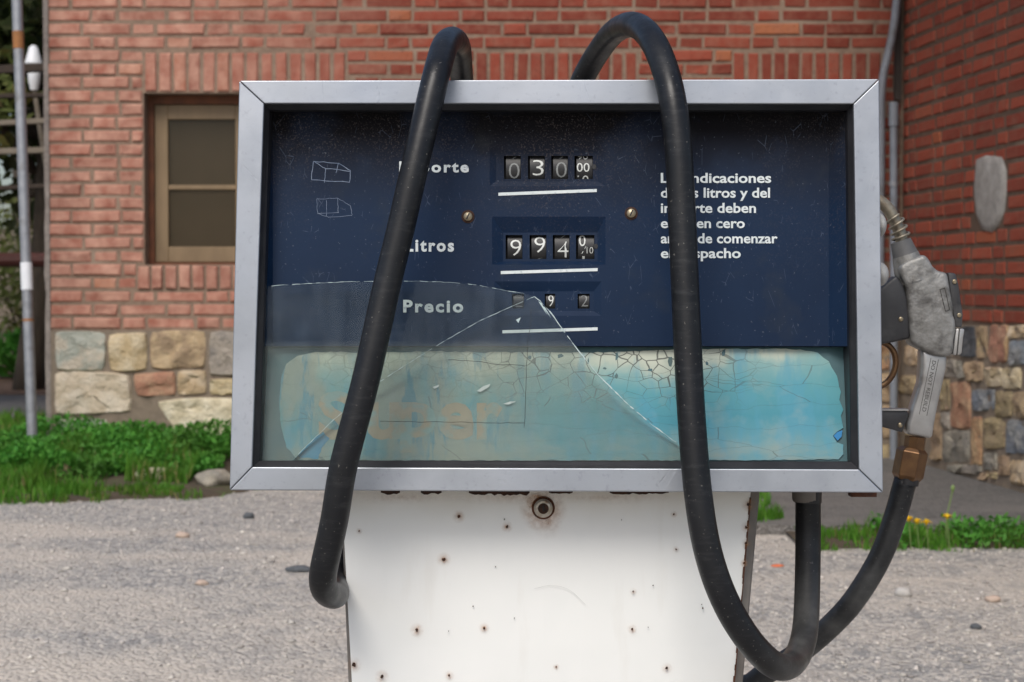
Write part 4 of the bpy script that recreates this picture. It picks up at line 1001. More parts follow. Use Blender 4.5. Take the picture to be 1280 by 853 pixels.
# counters
DR = {0: [('0', .62, 1), ('3', .5, 1), ('0', .58, 1), None], 1: [('9', .52, 1), ('9', .40, 1), ('4', .58, 1), None], 2: [('1', .5, 0), ('9', .5, 1), ('2', .5, 0)]}
for ri, r in enumerate(rows):
    a, b_, c_, d_ = r['rec']; ins = 14 if ri != 0 else 8; NB = NP + (.0035, .0065, .004)[ri]
    inner = (a + ins, b_ - 10, r['y'][0] - 3, r['y'][1] + 3)
    bm = bmesh.new(); A = [(a, c_), (b_, c_), (b_, d_), (a, d_)]; B = [(inner[0], inner[2]), (inner[1], inner[2]), (inner[1], inner[3]), (inner[0], inner[3])]
    for i in range(4):
        j = (i + 1) % 4; bm.faces.new([bm.verts.new(p) for p in (F_(*A[i], NP), F_(*B[i], NB), F_(*B[j], NB), F_(*A[j], NP))])
    bmesh.ops.remove_doubles(bm, verts=bm.verts, dist=.0001); bm_obj('counter_recess', bm, m_navy, pump)
    xs2 = sorted({inner[0], inner[1]} | {w_[0] for w_ in r['win']} | {w_[1] for w_ in r['win']}); ys2 = sorted({inner[2], inner[3], r['y'][0], r['y'][1]})
    bez = cells(xs2, ys2, lambda x, y: r['y'][0] < y < r['y'][1] and any(w_[0] < x < w_[1] for w_ in r['win']), NB, 'counter_bezel', m_navy, pump)
    for wi, w_ in enumerate(r['win']):
        bm = bmesh.new(); q = [(w_[0], r['y'][0]), (w_[1], r['y'][0]), (w_[1], r['y'][1]), (w_[0], r['y'][1])]
        P0 = [F_(*p, NB) for p in q]; P1 = [Fw(p, .02) for p in P0]
        v0 = [bm.verts.new(p) for p in P0]; v1 = [bm.verts.new(p) for p in P1]
        for i in range(4): bm.faces.new((v0[i], v0[(i + 1) % 4], v1[(i + 1) % 4], v1[i]))
        bm.faces.new(v1); bm_obj('counter_opening', bm, m_pit, bez)
        # drum: part of a cylinder lying across
        h = abs((P0[0] - P0[3]).length); cc = (F_(w_[0], sum(r['y']) / 2, NB) + F_(w_[1], sum(r['y']) / 2, NB)) / 2; rad = h * .95; wd = (P0[1] - P0[0]).length
        x_in = .12 * wd; axc = cc + NI * (rad + .0015); UP = _t
        bm = bmesh.new(); ra = []
        for k in range(13):
            an = R(-40 + k * 80 / 12); q = axc - NI * (math.cos(an) * rad) + UP * (math.sin(an) * rad)
            ra.append((bm.verts.new(q + Vector((-wd / 2 + x_in, 0, 0))), bm.verts.new(q + Vector((wd / 2 - .0004, 0, 0)))))
        for p_, q_ in zip(ra, ra[1:]): bm.faces.new((p_[0], p_[1], q_[1], q_[0]))
        drum = bm_obj('digit_drum', bm, m_drum, pump, smooth=True)
        def on_drum(px, py, cc=cc, axc=axc, rad=rad, r=r, x0=w_[0], x1=w_[1]):
            s = (sum(r['y']) / 2 - py) / (r['y'][1] - r['y'][0]) * h; an = s / rad * 1.12; cx = F_(px, sum(r['y']) / 2, NB).x
            return Vector((cx, axc.y, axc.z)) - NI * (math.cos(an) * (rad + .00025)) + UP * (math.sin(an) * (rad + .00025))
        y0, y1 = r['y']; H = y1 - y0; xa, xb = w_[0] + 6, w_[1] - 1.5
        def dig(s, x0, ya, x1, yb, m=m_digit, bold=-.012): return fit_text('digit', s, x0, ya, x1, yb, on_drum, m, drum, bold)
        if ri < 2 and DR[ri][wi]:
            s, fc, _ = DR[ri][wi]; cy = y0 + H * fc; hh = H * .30
            mm = m_digit_dim if (ri == 0 and wi in (0, 2)) else m_digit
            dig(s, xa, cy - hh, xb, min(cy + hh, y1 + 3), mm, -.012)
            if fc > .55: dig('/', xa + 4, y0 + .5, xb - 3, y0 + 4, m_digit_dim, .0)
            if ri == 1 and wi == 1: dig('(', xa + 4, y1 - 3, xb - 3, y1, m_digit_dim, .0)
        elif ri == 0: 
            dig('00', w_[0] + 3, y0 + H * .32, w_[1] - 4, y0 + H * .66, m_digit, .0); dig('90', w_[0] + 4, y0 - 2, w_[1] - 6, y0 + H * .17, m_digit, 0); dig('10', w_[0] + 4, y0 + H * .80, w_[1] - 5, y1 + 4, m_digit, 0)
        elif ri == 1:
            dig('0', w_[0] + 4, y0 + .5, w_[0] + 12, y0 + 14, m_digit, -.005); dig('/', w_[0] + 7, y0 + 14, w_[0] + 13, y0 + 22, m_digit, -.02); dig('10', w_[0] + 13.5, y0 + 15, w_[1] - 1.5, y0 + 22, m_digit, -.015); dig('1', w_[0] + 8, y1 - 5, w_[0] + 11, y1 + 1, m_digit, 0)
        else:
            s, fc, br = DR[2][wi]; dig(s, w_[0] + 4.5, y0 + 2, w_[1] - 2, y1 - 3.5, m_digit if br else m_digit_dim, -.01)
    if ri < 2:   # little knurled setting wheel right of the last window
        p = F_(r['win'][3][1] + 1.6, sum(r['y']) / 2 - 1, NB - .0006); bm = bmesh.new(); pts = []
        for k in range(24): rr_ = .0030 if k % 2 else .0022; a = k * math.pi / 12; pts.append(p + Vector((math.cos(a) * rr_, 0, 0)) + UP * (math.sin(a) * rr_ * 1.2))
        prism(bm, pts, [Fw(q, .003) for q in pts]); bm_obj('setting_wheel', bm, m_drum, pump)
for x0, y0, x1, y1 in ((623, 243, 746, 238.3), (626, 341, 747, 337.2), (628, 415, 747, 411.3)):
    bm = bmesh.new(); P = [F_(x0, y0 - 1.9, NP - .0006), F_(x1, y1 - 1.9, NP - .0006), F_(x1, y1 + 1.9, NP - .0006), F_(x0, y0 + 1.9, NP - .0006)]
    add_hexa(bm, P + [Fw(p, .0005) for p in P]); bm_obj('white_rule', bm, m_white_print, pump)
fnp = lambda x, y: F_(x, y, NP - .0007)
for s, x0, y0, x1, y1 in (('Importe', 499, 202, 586, 220), ('Litros', 507, 299, 567.5, 315), ('Precio', 504, 375, 579, 391)):
    fit_text('lettering', s, x0, y0, x1, y1, fnp, m_white_print, pump, .036, 1.25)
CAPH = 12.6
for s, x1, bl in (('Las indicaciones', 964, 228.5), ('de los litros y del', 962.5, 247), ('importe deben', 945, 266), ('estar en cero', 931, 285), ('antes de comenzar', 972, 304), ('el despacho', 926, 322.5)):
    V, F = text_verts(s, .022); capv, _ = text_verts('L', .022); ch_ = max(v[1] for v in capv) - min(v[1] for v in capv)
    ax, bx = min(v[0] for v in V), max(v[0] for v in V)
    W = [fnp(826 + (v[0] - ax) / (bx - ax) * (x1 - 826), bl - v[1] / ch_ * CAPH) for v in V]; mesh_obj('lettering', W, F, m_white_print, pump)
# screws
for px, py in ((585, 271), (789, 267)):
    p = F_(px, py, NP - .0002); bm = bmesh.new(); lathe(bm, [(.0078, 0), (.0078, .0006), (.0066, .001)], p, 20, -NI); w1 = bm_obj('washer', bm, m_chip, pump)
    bm = bmesh.new(); lathe(bm, [(.0052, .001), (.0052, .0028), (.0034, .0042), (.001, .0046)], p, 20, -NI); auto_smooth(bm_obj('screw', bm, m_screw, pump))
    bm = bmesh.new(); c_ = p - NI * .0047; u = (UP * .8 + Vector((.35, 0, 0))).normalized(); s = u.cross(NI).normalized() * .0008; P = [c_ - u * .0036 - s, c_ - u * .0036 + s, c_ + u * .0036 + s, c_ + u * .0036 - s]
    add_hexa(bm, P + [Fw(q, .0012) for q in P]); bm_obj('screw_slot', bm, m_pit, pump)
# scratched box doodles
def doodle(lines, w_):
    bm = bmesh.new(); rr = random.Random(3)
    for ln in lines:
        for a, b_ in zip(ln, ln[1:]):
            n = 5; pts = [F_(a[0] + (b_[0] - a[0]) * k / n + rr.uniform(-.5, .5), a[1] + (b_[1] - a[1]) * k / n + rr.uniform(-.5, .5), NP - .0003) for k in range(n + 1)]
            for p, q in zip(pts, pts[1:]):
                d = (q - p).cross(NI).normalized() * w_; bm.faces.new([bm.verts.new(x) for x in (p - d, q - d, q + d, p + d)])
    return bm_obj('scratched_drawing', bm, m_scratch, pump)
doodle([[(392, 202), (389, 225), (437, 228), (438, 214), (423, 204), (392, 202)], [(392, 202), (407, 211), (438, 214)], [(407, 211), (406, 228)], [(423, 204), (420, 216)]], .00035)
doodle([[(396, 249), (397, 267), (411, 272), (440, 269), (438, 257), (422, 248), (396, 249)], [(408, 250), (408, 270)], [(422, 248), (423, 266), (397, 267)]], .00022)
# lower board and peeling teal sheet
NBD = .040
mesh_obj('lower_board', [F_(326, 434, NP + .0115), F_(1064, 434, NP + .0115), F_(1066, 582, .030), F_(322, 582, .030)], [(3, 2, 1, 0)], m_board, pump)
def low_n(py): return NP + .0115 + (.030 - NP - .0115) * (py - 434) / 148 - .0012
def jag(pts, amp=1.0, st=5, seed=1):
    rr = random.Random(seed); out = []
    for a, b_ in zip(pts, pts[1:]):
        n = max(1, int(math.hypot(b_[0] - a[0], b_[1] - a[1]) / st))
        for k in range(n): out.append((a[0] + (b_[0] - a[0]) * k / n + rr.uniform(-amp, amp) * (k > 0), a[1] + (b_[1] - a[1]) * k / n + rr.uniform(-amp, amp) * (k > 0)))
    return out
sheetp = jag([(352, 470), (358, 455), (372, 445), (395, 440), (470, 441), (540, 439), (600, 441), (650, 440), (700, 441), (735, 441), (780, 440), (860, 437), (940, 436), (1000, 437), (1022, 441), (1036, 452), (1046, 470), (1051, 490), (1049, 500), (1054, 512), (1051, 520), (1054, 535), (1046, 540), (1041, 545), (1046, 553), (1054, 556), (1054, 568), (1048, 574.5), (900, 575.5), (640, 575.5), (420, 575.5), (372, 575), (358, 560), (351, 530), (349, 500), (352, 470)], .8, 6, 3)
bm = bmesh.new(); vs = [bm.verts.new(F_(x, y, low_n(y))) for x, y in sheetp]; f = bm.faces.new(vs); bmesh.ops.triangulate(bm, faces=[f])
g_ = bmesh.ops.extrude_face_region(bm, geom=list(bm.faces)); 
for v in g_['geom']:
    if isinstance(v, bmesh.types.BMVert): v.co -= NI * .0007
bm_obj('teal_sheet', bm, m_poster, pump)
# curl of sheet at the lower right
m_bluefl = M('bright_blue_film', (.01, .14, .36), (.015, .19, .42), 30, .4, bmp=.1)
bm = bmesh.new(); P = [(1042, 545), (1047, 540), (1053, 538), (1052, 546), (1047, 551)]; prism(bm, [F_(x, y, low_n(y) - .0016) for x, y in P], [F_(x, y, low_n(y) - .001) for x, y in P]); bm_obj('film_flake', bm, m_bluefl, pump)
m_darkfl = M('bared_teal', (.02, .17, .30), (.03, .24, .38), 30, .5)
bm = bmesh.new(); P = jag([(372, 571), (383, 558), (395, 546), (404, 540), (412, 548), (402, 560), (398, 574), (372, 571)], .8, 4, 8); prism(bm, [F_(x, y, low_n(y) - .0012) for x, y in P], [F_(x, y, low_n(y) - .0002) for x, y in P]); bm_obj('torn_patch', bm, m_darkfl, pump)
for P in ([(596, 489), (604, 483), (613, 480), (611, 484), (601, 490)], [(541, 484), (549, 481), (548, 484), (543, 486)], [(629, 505), (638, 502), (645, 502), (636, 506)]):
    bm = bmesh.new(); prism(bm, [F_(x, y, low_n(y) - .004) for x, y in P], [F_(x, y, low_n(y) - .003) for x, y in P]); bm_obj('curled_flake', bm, m_white_print, pump)
for i, (x, y, a_, b_) in enumerate(((771, 446, 3, 6), (838, 452, 4, 7), (845, 446, 2, 4), (905, 441, 4, 5), (812, 463, 5, 2.5), (756, 461, 4, 2), (770, 470, 2.5, 4), (735, 452, 2, 5), (884, 455, 2, 3), (662, 447, 5, 3), (700, 445, 6, 3))):
    rr = random.Random(i + 40); P = [(x + math.cos(k * 1.047) * a_ * rr.uniform(.4, 1.2), y + math.sin(k * 1.047) * b_ * rr.uniform(.4, 1.2)) for k in range(6)]
    bm = bmesh.new(); prism(bm, [F_(px, py, low_n(py) - .0010) for px, py in P], [F_(px, py, low_n(py) - .0004) for px, py in P]); bm_obj('missing_chip', bm, m_board, pump)
# faded word
for s, x0, y0, x1, y1 in (('S', 398, 489, 440, 550), ('u', 458, 503, 502, 550), ('p', 500, 503, 545, 566), ('e', 547, 503, 592, 550), ('r', 596, 503, 628, 550)):
    fit_text('faded_letter', s, x0, y0, x1, y1, lambda x, y: F_(x, y, low_n(y) - .0011), m_letters, pump, .032)
# broken glass: two pieces meeting at a crack
crack = [(668, 371), (640, 383), (600, 401), (570, 418), (540, 436), (508, 456), (475, 477), (445, 502), (418, 524), (392, 549), (362, 579)]
top = [(322, 360), (345, 357), (380, 355), (430, 352.5), (470, 352), (520, 351.5), (560, 353), (600, 357), (635, 364), (655, 367)]
right = [(668, 371), (676, 377), (690, 393), (706, 416), (725, 441), (746, 467), (780, 501), (812, 529), (845, 553), (866, 570), (872, 580)]
def glass(name, P, n0, th=.004, mg=None):
    pts = jag(P + [P[0]], .25, 9, 5); bm = bmesh.new(); prism(bm, [F_(x, y, n0) for x, y in pts], [F_(x, y, n0 + th) for x, y in pts], 1)
    return bm_obj(name, bm, [mg or m_glass, m_gedge], pump)
def off(P, dx, dy): return [(x + dx, y + dy) for x, y in P]
glass('glass_pane', top + off(crack, -.1, -.2)[:] + [(322, 580)], .0245)
glass('glass_pane', right + [(363.5, 580)] + off(crack[::-1][1:-1], .1, .2), .0245, mg=m_glass2)
# bright chipped edges of the two pieces, with glints painted as pale slivers
def edge_line(L1, w0, seed, mm):
    rr = random.Random(seed); bm = bmesh.new(); pts = [F_(x, y, .0240) for x, y in jag(L1 + [L1[-1]], .3, 5, seed)]
    for p, q in zip(pts, pts[1:]):
        if (q - p).length < 1e-6 or rr.random() < .12: continue
        d = (q - p).cross(NI).normalized() * w0 * rr.uniform(.3, 1.5); bm.faces.new([bm.verts.new(x) for x in (p - d, q - d, q + d, p + d)])
    bm_obj('glass_edge', bm, mm, pump)
edge_line(right, .00045, 3, m_gedge); edge_line(top, .00022, 4, m_gedge); edge_line(crack, .00022, 6, m_gedge)
bm = bmesh.new()
for tri in (((673, 377), (677, 379), (684, 394)), ((678, 383), (681, 384), (689, 398)), ((645, 400), (651, 397), (648, 404))): bm.faces.new([bm.verts.new(F_(x, y, .0238)) for x, y in tri])
bm_obj('glass_glint', bm, m_gedge, pump)
# fine cracks on the glass
bm = bmesh.new()
for ln in ([(664, 386), (664, 400), (659, 430), (658, 470), (657, 500), (655, 535)], [(560, 450), (600, 452), (620, 456), (655, 457)], [(475, 527), (560, 528), (656, 529)]):
    pts = [F_(x, y, .0242) for x, y in jag(ln + [ln[-1]], .6, 7, 2)]
    for p, q in zip(pts, pts[1:]):
        if (q - p).length < 1e-6: continue
        d = (q - p).cross(NI).normalized() * .00025; bm.faces.new([bm.verts.new(x) for x in (p - d, q - d, q + d, p + d)])
bm_obj('hairline_crack', bm, m_pit, pump)

# ---- lower body
BY = 2.095
def bpt(px, py, Y=BY): return at(px, py, Y)
def bodyx(side, z):      # linear edge in world space from two traced points
    (x0, y0), (x1, y1) = ((427, 618), (440, 853)) if side < 0 else ((938, 618), (917.5, 853))
    a, b_ = bpt(x0, y0), bpt(x1, y1); t = (z - a.z) / (b_.z - a.z); return a.x + (b_.x - a.x) * t
zt = bpt(640, 610).z
bm = bmesh.new(); zz = np.linspace(.10, zt, 9); L_ = [(bodyx(-1, z), z) for z in zz]; R_ = [(bodyx(1, z), z) for z in zz]
V = [[bm.verts.new((L_[k][0] + (R_[k][0] - L_[k][0]) * i / 10, BY + (.0012 * math.sin(i * .9 + k)), zz[k])) for i in range(11)] for k in range(9)]
for k in range(8):
    for i in range(10): bm.faces.new((V[k][i], V[k][i + 1], V[k + 1][i + 1], V[k + 1][i]))
g_ = bmesh.ops.extrude_face_region(bm, geom=list(bm.faces))
for v in g_['geom']:
    if isinstance(v, bmesh.types.BMVert): v.co.y += .018
bm_obj('front_panel', bm, m_white, pump, smooth=False)
for sd_ in (-1, 1):
    bm = bmesh.new(); w0, w1 = (.0035, .0085) if sd_ < 0 else (.0145, .013)
    a0, a1 = bodyx(sd_, zt), bodyx(sd_, .10)
    xt, xb = a0 + sd_ * w0, a1 + sd_ * w1 * (1.6 if sd_ < 0 else 1)
    i0, i1 = a0 - sd_ * .02, a1 - sd_ * .02
    add_hexa(bm, [(i1, BY + .022, .10), (xb, BY + .022, .10), (xt, BY + .022, zt), (i0, BY + .022, zt), (i1, BY + .30, .10), (xb, BY + .30, .10), (xt, BY + .30, zt), (i0, BY + .30, zt)])
    bevel(bm, .002, 1); bm_obj('corner_post', bm, m_trim, pump)
bm = bmesh.new(); x0, x1 = bodyx(-1, zt) + .021, bodyx(1, zt) - .021; y0, y1 = bodyx(-1, .1) + .021, bodyx(1, .1) - .021
add_hexa(bm, [(y0, BY + .28, .10), (y1, BY + .28, .10), (x1, BY + .28, zt), (x0, BY + .28, zt), (y0, BY + .299, .10), (y1, BY + .299, .10), (x1, BY + .299, zt), (x0, BY + .299, zt)]); bm_obj('back_panel', bm, m_white, pump)
# lock
p = bpt(679, 635, BY - .001); AX = Vector((0, -1, 0)); bm = bmesh.new(); lathe(bm, [(.0140, -.001), (.0137, .0015), (.0118, .0030)], p, 28, AX); auto_smooth(bm_obj('lock_rim', bm, m_rust, pump))
bm = bmesh.new(); lathe(bm, [(.0112, .002), (.0112, .0055), (.0088, .0075), (.0068, .0076)], p, 28, AX); auto_smooth(bm_obj('lock_ring', bm, M('worn_chrome', (.55, .53, .48), (.34, .28, .20), 110, .35, metal=.5, bmp=.4, c3=(.16, .07, .03), s3=70, t3=(.55, .68)), pump))
bm = bmesh.new(); lathe(bm, [(.0064, .003), (.0064, .0082), (.0050, .0084)], p, 24, AX); auto_smooth(bm_obj('lock_barrel', bm, m_chip, pump))
bm = bmesh.new(); box(bm, p.x - .0008, p.x + .0008, p.y - .0090, p.y - .0080, p.z - .0035, p.z + .0035); bm_obj('keyhole', bm, m_pit, pump)
# rust stains and chips
m_halo, nt, b = newmat('rust_stain'); at_ = nt.nodes.new('ShaderNodeAttribute'); at_.attribute_name = 'stain'; b.inputs['Base Color'].default_value = (.50, .22, .06, 1); b.inputs['Roughness'].default_value = .6
L(nt, math_(nt, 'MULTIPLY', at_.outputs['Fac'], ramp(nt, noise(nt, pos(nt), 150, 3), .25, .75)), b.inputs['Alpha'])
def stain(px, py, r_, strength, sx=1, sz=1):
    c = bpt(px, py, BY - .0026); V = [c]; A = [strength]; n = 20
    for k, s in ((1, .45), (2, 1)):
        for i in range(n): a = 2 * math.pi * i / n; V.append(c + Vector((math.cos(a) * r_ * s * sx, 0, math.sin(a) * r_ * s * sz))); A.append(strength * .35 if k == 1 else 0)
    F = [(0, 1 + (i + 1) % n, 1 + i) for i in range(n)] + [(1 + i, 1 + (i + 1) % n, 1 + n + (i + 1) % n, 1 + n + i) for i in range(n)]
    o = mesh_obj('rust_stain', V, F, m_halo, pump); ca = o.data.attributes.new('stain', 'FLOAT', 'POINT')
    for i, v in enumerate(A): ca.data[i].value = v
def chip(px, py, r_, seed):
    rr = random.Random(seed); c = bpt(px, py, BY - .003); pts = []
    for k in range(9): a = 2 * math.pi * k / 9; q = r_ * rr.uniform(.65, 1.25); pts.append(c + Vector((math.cos(a) * q, 0, math.sin(a) * q * 1.2)))
    bm = bmesh.new(); prism(bm, pts, [q + Vector((0, .0015, 0)) for q in pts]); bm_obj('rust_chip', bm, m_chip, pump)
zc = 3.242
chips = [(380 + x / zc, 590 + y / zc, r_) for x, y, r_ in ((627, 181, 2.4), (823, 223, 2.1), (566, 355, 2.6), (457, 642, 2.6), (730, 633, 2.0), (202, 783, 2.8), (315, 830, 2.6), (588, 826, 1.9), (223, 240, 1.2), (776, 385, .8), (685, 545, .9), (586, 646, .7), (852, 593, .7), (1022, 791, 1.2), (812, 193, 1.0))]
chips += [(760 + x / zc, 590 + y / zc, r_) for x, y, r_ in ((276, 314, 1.2), (102, 485, 1.3), (183, 461, .9), (98, 638, 1.8), (238, 796, 2.0), (384, 553, 1.1), (267, 172, 1.3), (560, 225, 2.0), (558, 290, 1.8), (569, 133, 2.6), (380, 538, .7), (163, 630, .7), (551, 370, 1.5), (55, 195, .8))]
for i, (x, y, r_) in enumerate(chips):
    if r_ > 1.1: stain(x, y, r_ * .0036, .9)
    chip(x, y, r_ * .00075, i)
stain(672, 627, .014, 2.2, 1.0, .8); stain(679, 636, .030, 1.6); stain(684, 655, .02, .35); stain(640, 622, .10, .35, 1, .10); stain(760, 622, .10, .30, 1, .10); stain(500, 622, .08, .35, 1, .12)
def ragged(name, x0, x1, y0, dep, seed, m):
    rr = random.Random(seed); n = int((x1 - x0) / 4); lo = [(x0 + (x1 - x0) * k / n, y0 + (rr.uniform(.2, 1) * dep if 0 < k < n else 0)) for k in range(n + 1)]
    pts = [(x0, y0 - 4), (x1, y0 - 4)] + lo[::-1]; bm = bmesh.new(); prism(bm, [bpt(x, y, BY - .0032) for x, y in pts], [bpt(x, y, BY - .0022) for x, y in pts]); bm_obj(name, bm, m, pump)
ragged('rust_edge', 476, 500, 616, 3.2, 1, m_chip); ragged('rust_edge', 526, 552, 616, 2.6, 2, m_chip); ragged('rust_edge', 586, 662, 616.3, 4.0, 3, m_chip); ragged('rust_edge', 686, 716, 616, 3, 4, m_chip); ragged('rust_edge', 762, 836, 616, 2.6, 5, m_chip)
rr = random.Random(9)
bm = bmesh.new()
for k in range(34):
    y = 622 + k * 7.2; a, b_ = bpt(0, y, BY - .002), bpt(0, y + 7.2, BY - .002); w_ = rr.uniform(.0005, .0018) if rr.random() < .6 else .0003
    xa, xb = bodyx(1, a.z), bodyx(1, b_.z); bm.faces.new([bm.verts.new(q) for q in ((xa - w_, a.y, a.z), (xa + .001, a.y, a.z), (xb + .001, a.y, b_.z), (xb - w_, a.y, b_.z))])
bm_obj('rust_edge', bm, m_rust, pump)
sp_ = catmull([bpt(668, 736, BY - .003), bpt(690, 732, BY - .003), bpt(712, 738, BY - .003), bpt(732, 756, BY - .003)], .004)
bm = bmesh.new()
for p_, q_ in zip(sp_, sp_[1:]):
    d = (q_ - p_).cross(Vector((0, 1, 0))).normalized() * .00018; bm.faces.new([bm.verts.new(x) for x in (p_ - d, q_ - d, q_ + d, p_ + d)])
bm_obj('hairline_scratch', bm, M('faint_scratch', (.45, .45, .43), (.62, .62, .60), 90, .5, bmp=0), pump)
# underside lip, outlet socket, small bracket, nozzle rest knobs
p = at(1008, 621, 2.18); bm = bmesh.new(); lathe(bm, [(.0165, -.006), (.0178, -.003), (.0178, .022)], p, 24); auto_smooth(bm_obj('outlet_socket', bm, m_trim, pump))
bm = bmesh.new(); a, b_ = at(1064, 617, 2.13), at(1096, 621.5, 2.13); box(bm, a.x, b_.x, 2.13, 2.15, b_.z, a.z + .01); bm_obj('bracket', bm, m_rust, pump)
for px, py, s in ((1098, 282, (.009, .03, .016)), (1099, 343, (.011, .03, .016))):
    p = at(px, py, 2.30); bm = bmesh.new(); rock_ = bmesh.ops.create_icosphere(bm, subdivisions=3, radius=1)
    for v in rock_['verts']: v.co = Vector((p.x + v.co.x * s[0], p.y + v.co.y * s[1], p.z + v.co.z * s[2]))
    bm_obj('rest_knob', bm, m_knob, pump, smooth=True)

# ---- hose: one continuous run
HR = .0158
front = lambda px, py, Y: at(px, py, Y)
hp = [at(1010, 618, 2.18), at(1010, 680, 2.175), at(1009, 740, 2.15), at(1006, 790, 2.11), at(996, 822, 2.06), at(980, 834, 2.01), at(960, 826, 1.975), at(932, 795, 1.955), at(905, 748, 1.945), at(885, 690, 1.94),
      at(873, 620, 1.942), at(865, 530, 1.952), at(860, 440, 1.965), at(856, 350, 1.975), at(852, 260, 1.985), at(847, 175, 1.995), at(838, 112, 2.01), at(823, 65, 2.05), at(806, 39, 2.11), at(788, 31, 2.19), at(768, 40, 2.28), at(750, 62, 2.35), at(732, 92, 2.40),
      at(712, 135, 2.43), at(680, 190, 2.44), at(640, 215, 2.445), at(600, 190, 2.44), at(582, 140, 2.43), at(577, 95, 2.40), at(574, 62, 2.31), at(567, 50, 2.19), at(557, 56, 2.09), at(549, 80, 2.035), at(541, 112, 2.010),
      at(518, 211, 1.985), at(500, 290, 1.975), at(483, 360, 1.968), at(457, 476, 1.955), at(430, 580, 1.95), at(418, 650, 1.955), at(406, 705, 1.965), at(403.5, 728, 1.98), at(409, 741, 2.01), at(420, 742, 2.06)]
z_ = hp[-1].z; hp += [Vector((-.2225, 2.16, z_ + .010)), Vector((-.225, 2.30, z_ + .015)), Vector((-.20, 2.42, z_ - .01)), Vector((-.10, 2.47, z_ - .08)), Vector((.08, 2.47, .62)), Vector((.22, 2.46, .60)), at(920, 857, 2.44), at(960, 840, 2.43), at(1000, 815, 2.42), at(1040, 781, 2.41), at(1070, 747, 2.40), at(1100, 697, 2.40), at(1119, 646, 2.40), at(1132, 600, 2.40)]
hose = thing('fuel_hose', 'long scuffed black rubber hose draped twice over the front of the pump', 'hose', hp[22])
bm = bmesh.new(); tube(bm, catmull(hp, .008), HR, 24); bm_obj('hose_tube', bm, m_hose, hose, smooth=True)
bm = bmesh.new(); tube(bm, [hp[0] - Vector((0, 0, .010)), hp[0] + Vector((0, 0, .004))], .0170, 24); auto_smooth(bm_obj('ferrule', bm, m_rubber, hose))

# ---- nozzle
NY = 2.40
nz = thing('fuel_nozzle', 'worn cast metal fuel nozzle with brass nut hooked on the right of the pump', 'nozzle', at(1146, 545, NY))
def nprism(name, pts, y0, y1, bev, m, seg=3, parent=nz, taper=0):
    bm = bmesh.new(); prism(bm, [at(x, y, NY) + Vector((0, y0, 0)) for x, y in pts], [at(x, y, NY) + Vector((0, y1, 0)) for x, y in pts])
    if bev: bevel(bm, bev, seg)
    return auto_smooth(bm_obj(name, bm, m, parent), 40)
body = nprism('nozzle_body', [(1119, 334), (1130, 326), (1152, 318), (1158, 326), (1164, 337), (1172, 340), (1180, 341), (1184, 365), (1188, 385), (1186, 392), (1190, 400), (1191, 412), (1188, 425), (1187, 443), (1176, 446), (1164, 444), (1155, 440), (1143, 434), (1135, 430), (1132, 400), (1129, 360), (1122, 345)], -.022, .022, .006, m_cast)
nprism('trigger_guard', [(1085, 372), (1101, 358), (1110, 350), (1118, 344.5), (1126, 356), (1131, 372), (1134, 392), (1134.5, 423), (1112, 428), (1085, 432)], -.017, .017, .004, m_blackpl)
# neck cone and cuff along the spout axis
a, b_ = at(1137, 336, NY), at(1128, 308, NY); ax = (b_ - a).normalized()
bm = bmesh.new(); lathe(bm, [(.0235, -.018), (.0215, 0), (.0180, (b_ - a).length * .62)], a, 28, ax); auto_smooth(bm_obj('neck', bm, m_cast, nz))
bm = bmesh.new(); c0 = a + ax * (b_ - a).length * .55; lathe(bm, [(.0178, 0), (.0160, .010), (.0140, .022), (.0120, .0225)], c0, 28, ax); auto_smooth(bm_obj('rubber_cuff', bm, m_cuff, nz))
sp = catmull([c0 + ax * .015, at(1125.5, 293, NY), at(1118, 275, NY), at(1109, 260, NY), at(1096, 250, NY + .0), at(1080, 250, NY)], .004)
bm = bmesh.new(); tube(bm, sp, .0085, 18); bm_obj('spout', bm, m_spring, nz, smooth=True)
# spring coil round the spout
bm = bmesh.new(); path = []; dense = sp[:int(len(sp) * .5)]; tot = len(dense); turns = 4.6
for k in range(150):
    q = k / 149 * (tot - 1.01); i = int(q); p = dense[i].lerp(dense[i + 1], q - i); t = (dense[i + 1] - dense[i]).normalized(); u = Vector((0, 1, 0)); w_ = t.cross(u).normalized(); an = 2 * math.pi * turns * k / 149
    path.append(p + (u * math.cos(an) + w_ * math.sin(an)) * .0118)
tube(bm, path, .0016, 8); bm_obj('spring_coil', bm, m_spring, nz, smooth=True)
# black cover strip on the right, plug
nprism('cover_strip', [(1180.5, 341), (1190.5, 342), (1194, 355), (1199.5, 393), (1198.5, 409), (1190, 409), (1185, 375)], -.019, .019, .0025, m_blackpl, 2)
for px, py in ((1188.5, 352.5), (1194.5, 394)):
    bm = bmesh.new(); p = at(px, py, NY) + Vector((0, -.0195, 0)); lathe(bm, [(.0030, 0), (.0030, .0012), (.002, .0016)], p, 12, Vector((0, -1, 0))); bm_obj('rivet', bm, m_screw, nz)
nprism('end_plug', [(1191, 410), (1202.5, 410.5), (1200.5, 422), (1198.5, 443), (1187, 444)], -.017, .017, .003, m_handle, 2)
nprism('plug_groove', [(1194.5, 411), (1196, 411), (1193, 443.4), (1191.4, 443.5)], -.0178, .0178, 0, m_engrave)
# handle
handle = nprism('handle', [(1149, 436), (1158, 440), (1181, 443), (1180, 460), (1175, 482), (1169, 509), (1165, 530), (1162.5, 547.5), (1131, 542.5), (1131, 530), (1136, 514), (1142, 494), (1147, 478), (1149, 455)], -.0155, .0155, .005, m_handle)
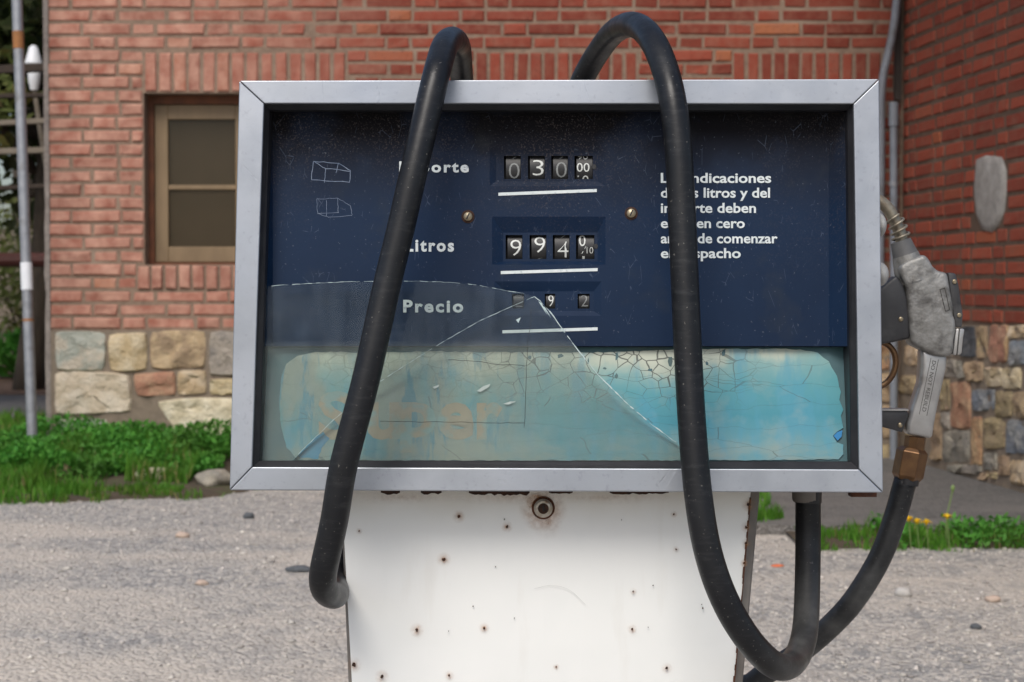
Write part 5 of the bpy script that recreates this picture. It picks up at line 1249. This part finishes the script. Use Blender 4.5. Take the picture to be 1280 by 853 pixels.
# engraved words and border on the handle
d0, d1 = at(1165, 448, NY), at(1150.5, 518, NY); ln = (d1 - d0); u = ln.normalized(); vv = Vector((0, -1, 0)).cross(u).normalized()
if vv.x < 0: vv = -vv
V_, F__ = text_verts('DO NOT REBUILD', .0); ax_, bx_ = min(v[0] for v in V_), max(v[0] for v in V_); ay_, by_ = min(v[1] for v in V_), max(v[1] for v in V_)
W = [d0 + u * ((v[0] - ax_) / (bx_ - ax_) * ln.length * .9 + .003) + vv * ((v[1] - ay_) / (by_ - ay_) - .5) * .0052 + Vector((0, -.0158, 0)) for v in V_]
mesh_obj('engraved_text', W, F__, m_engrave, nz)
for s in (-1, 1):
    bm = bmesh.new(); P = [d0 + vv * s * .0052, d1 + vv * s * .0052]; q = vv * .00035; P = [p + Vector((0, -.0158, 0)) for p in P]; bm.faces.new([bm.verts.new(x) for x in (P[0] - q, P[1] - q, P[1] + q, P[0] + q)]); bm_obj('engraved_line', bm, m_engrave, nz)
W = [at(1174, 352, NY) + Vector((0, -.0222, 0)) + u * ((v[0] - ax_) / (bx_ - ax_) * .001) for v in V_][:0]
bm = bmesh.new()
for (x0, y0), (x1, y1) in (((1170, 362), (1176, 360)), ((1176, 360), (1182, 387)), ((1182, 387), (1177, 389)), ((1177, 389), (1170, 362))):
    tube(bm, [at(x0, y0, NY) + Vector((0, -.0222, 0)), at(x1, y1, NY) + Vector((0, -.0222, 0))], .0005, 6)
bm_obj('cast_emblem', bm, m_engrave, nz)
# lever ring, lower lever
bm = bmesh.new(); tube(bm, catmull([at(1096, 427, NY), at(1108, 430, NY), at(1117, 440, NY), at(1119.5, 455, NY), at(1115, 470, NY), at(1105, 481, NY), at(1092, 485, NY)], .004), .0042, 12); bm_obj('trigger', bm, m_brass, nz, smooth=True)
nprism('hook_plate', [(1085, 513), (1132, 513), (1134.5, 519), (1126, 540), (1100, 533), (1085, 530)], -.010, .010, .0015, m_blackpl, 2)
nprism('hook_lip', [(1085, 510.5), (1133, 511), (1133.5, 513), (1085, 513)], -.012, .012, 0, m_handle)
for px, py, dy in ((1123, 531, .010), (1122.5, 399, .017)):
    p = at(px, py, NY) + Vector((0, -dy, 0)); bm = bmesh.new(); lathe(bm, [(.0032, 0), (.0032, .0012), (.0016, .002)], p, 14, Vector((0, -1, 0))); bm_obj('rivet', bm, m_screw, nz)
# brass neck and hex nut
a, b_ = at(1144.5, 546, NY), at(1142.5, 562, NY); bm = bmesh.new(); tube(bm, [a, b_], .0145, 8); bm_obj('swivel_neck', bm, m_brass, nz)
a, b_ = at(1141, 560, NY), at(1133.5, 600, NY); ax = (b_ - a).normalized(); ln = (b_ - a).length
bm = bmesh.new(); lathe(bm, [(.0165, 0), (.0218, .005), (.0218, ln - .006), (.0175, ln)], a, 6, ax); bevel(bm, .0008, 1); bm_obj('hex_nut', bm, m_brass, nz)
bm = bmesh.new(); tube(bm, [b_ - ax * .004, b_ + ax * .006], .0168, 20); auto_smooth(bm_obj('hose_collar', bm, m_rubber, nz))
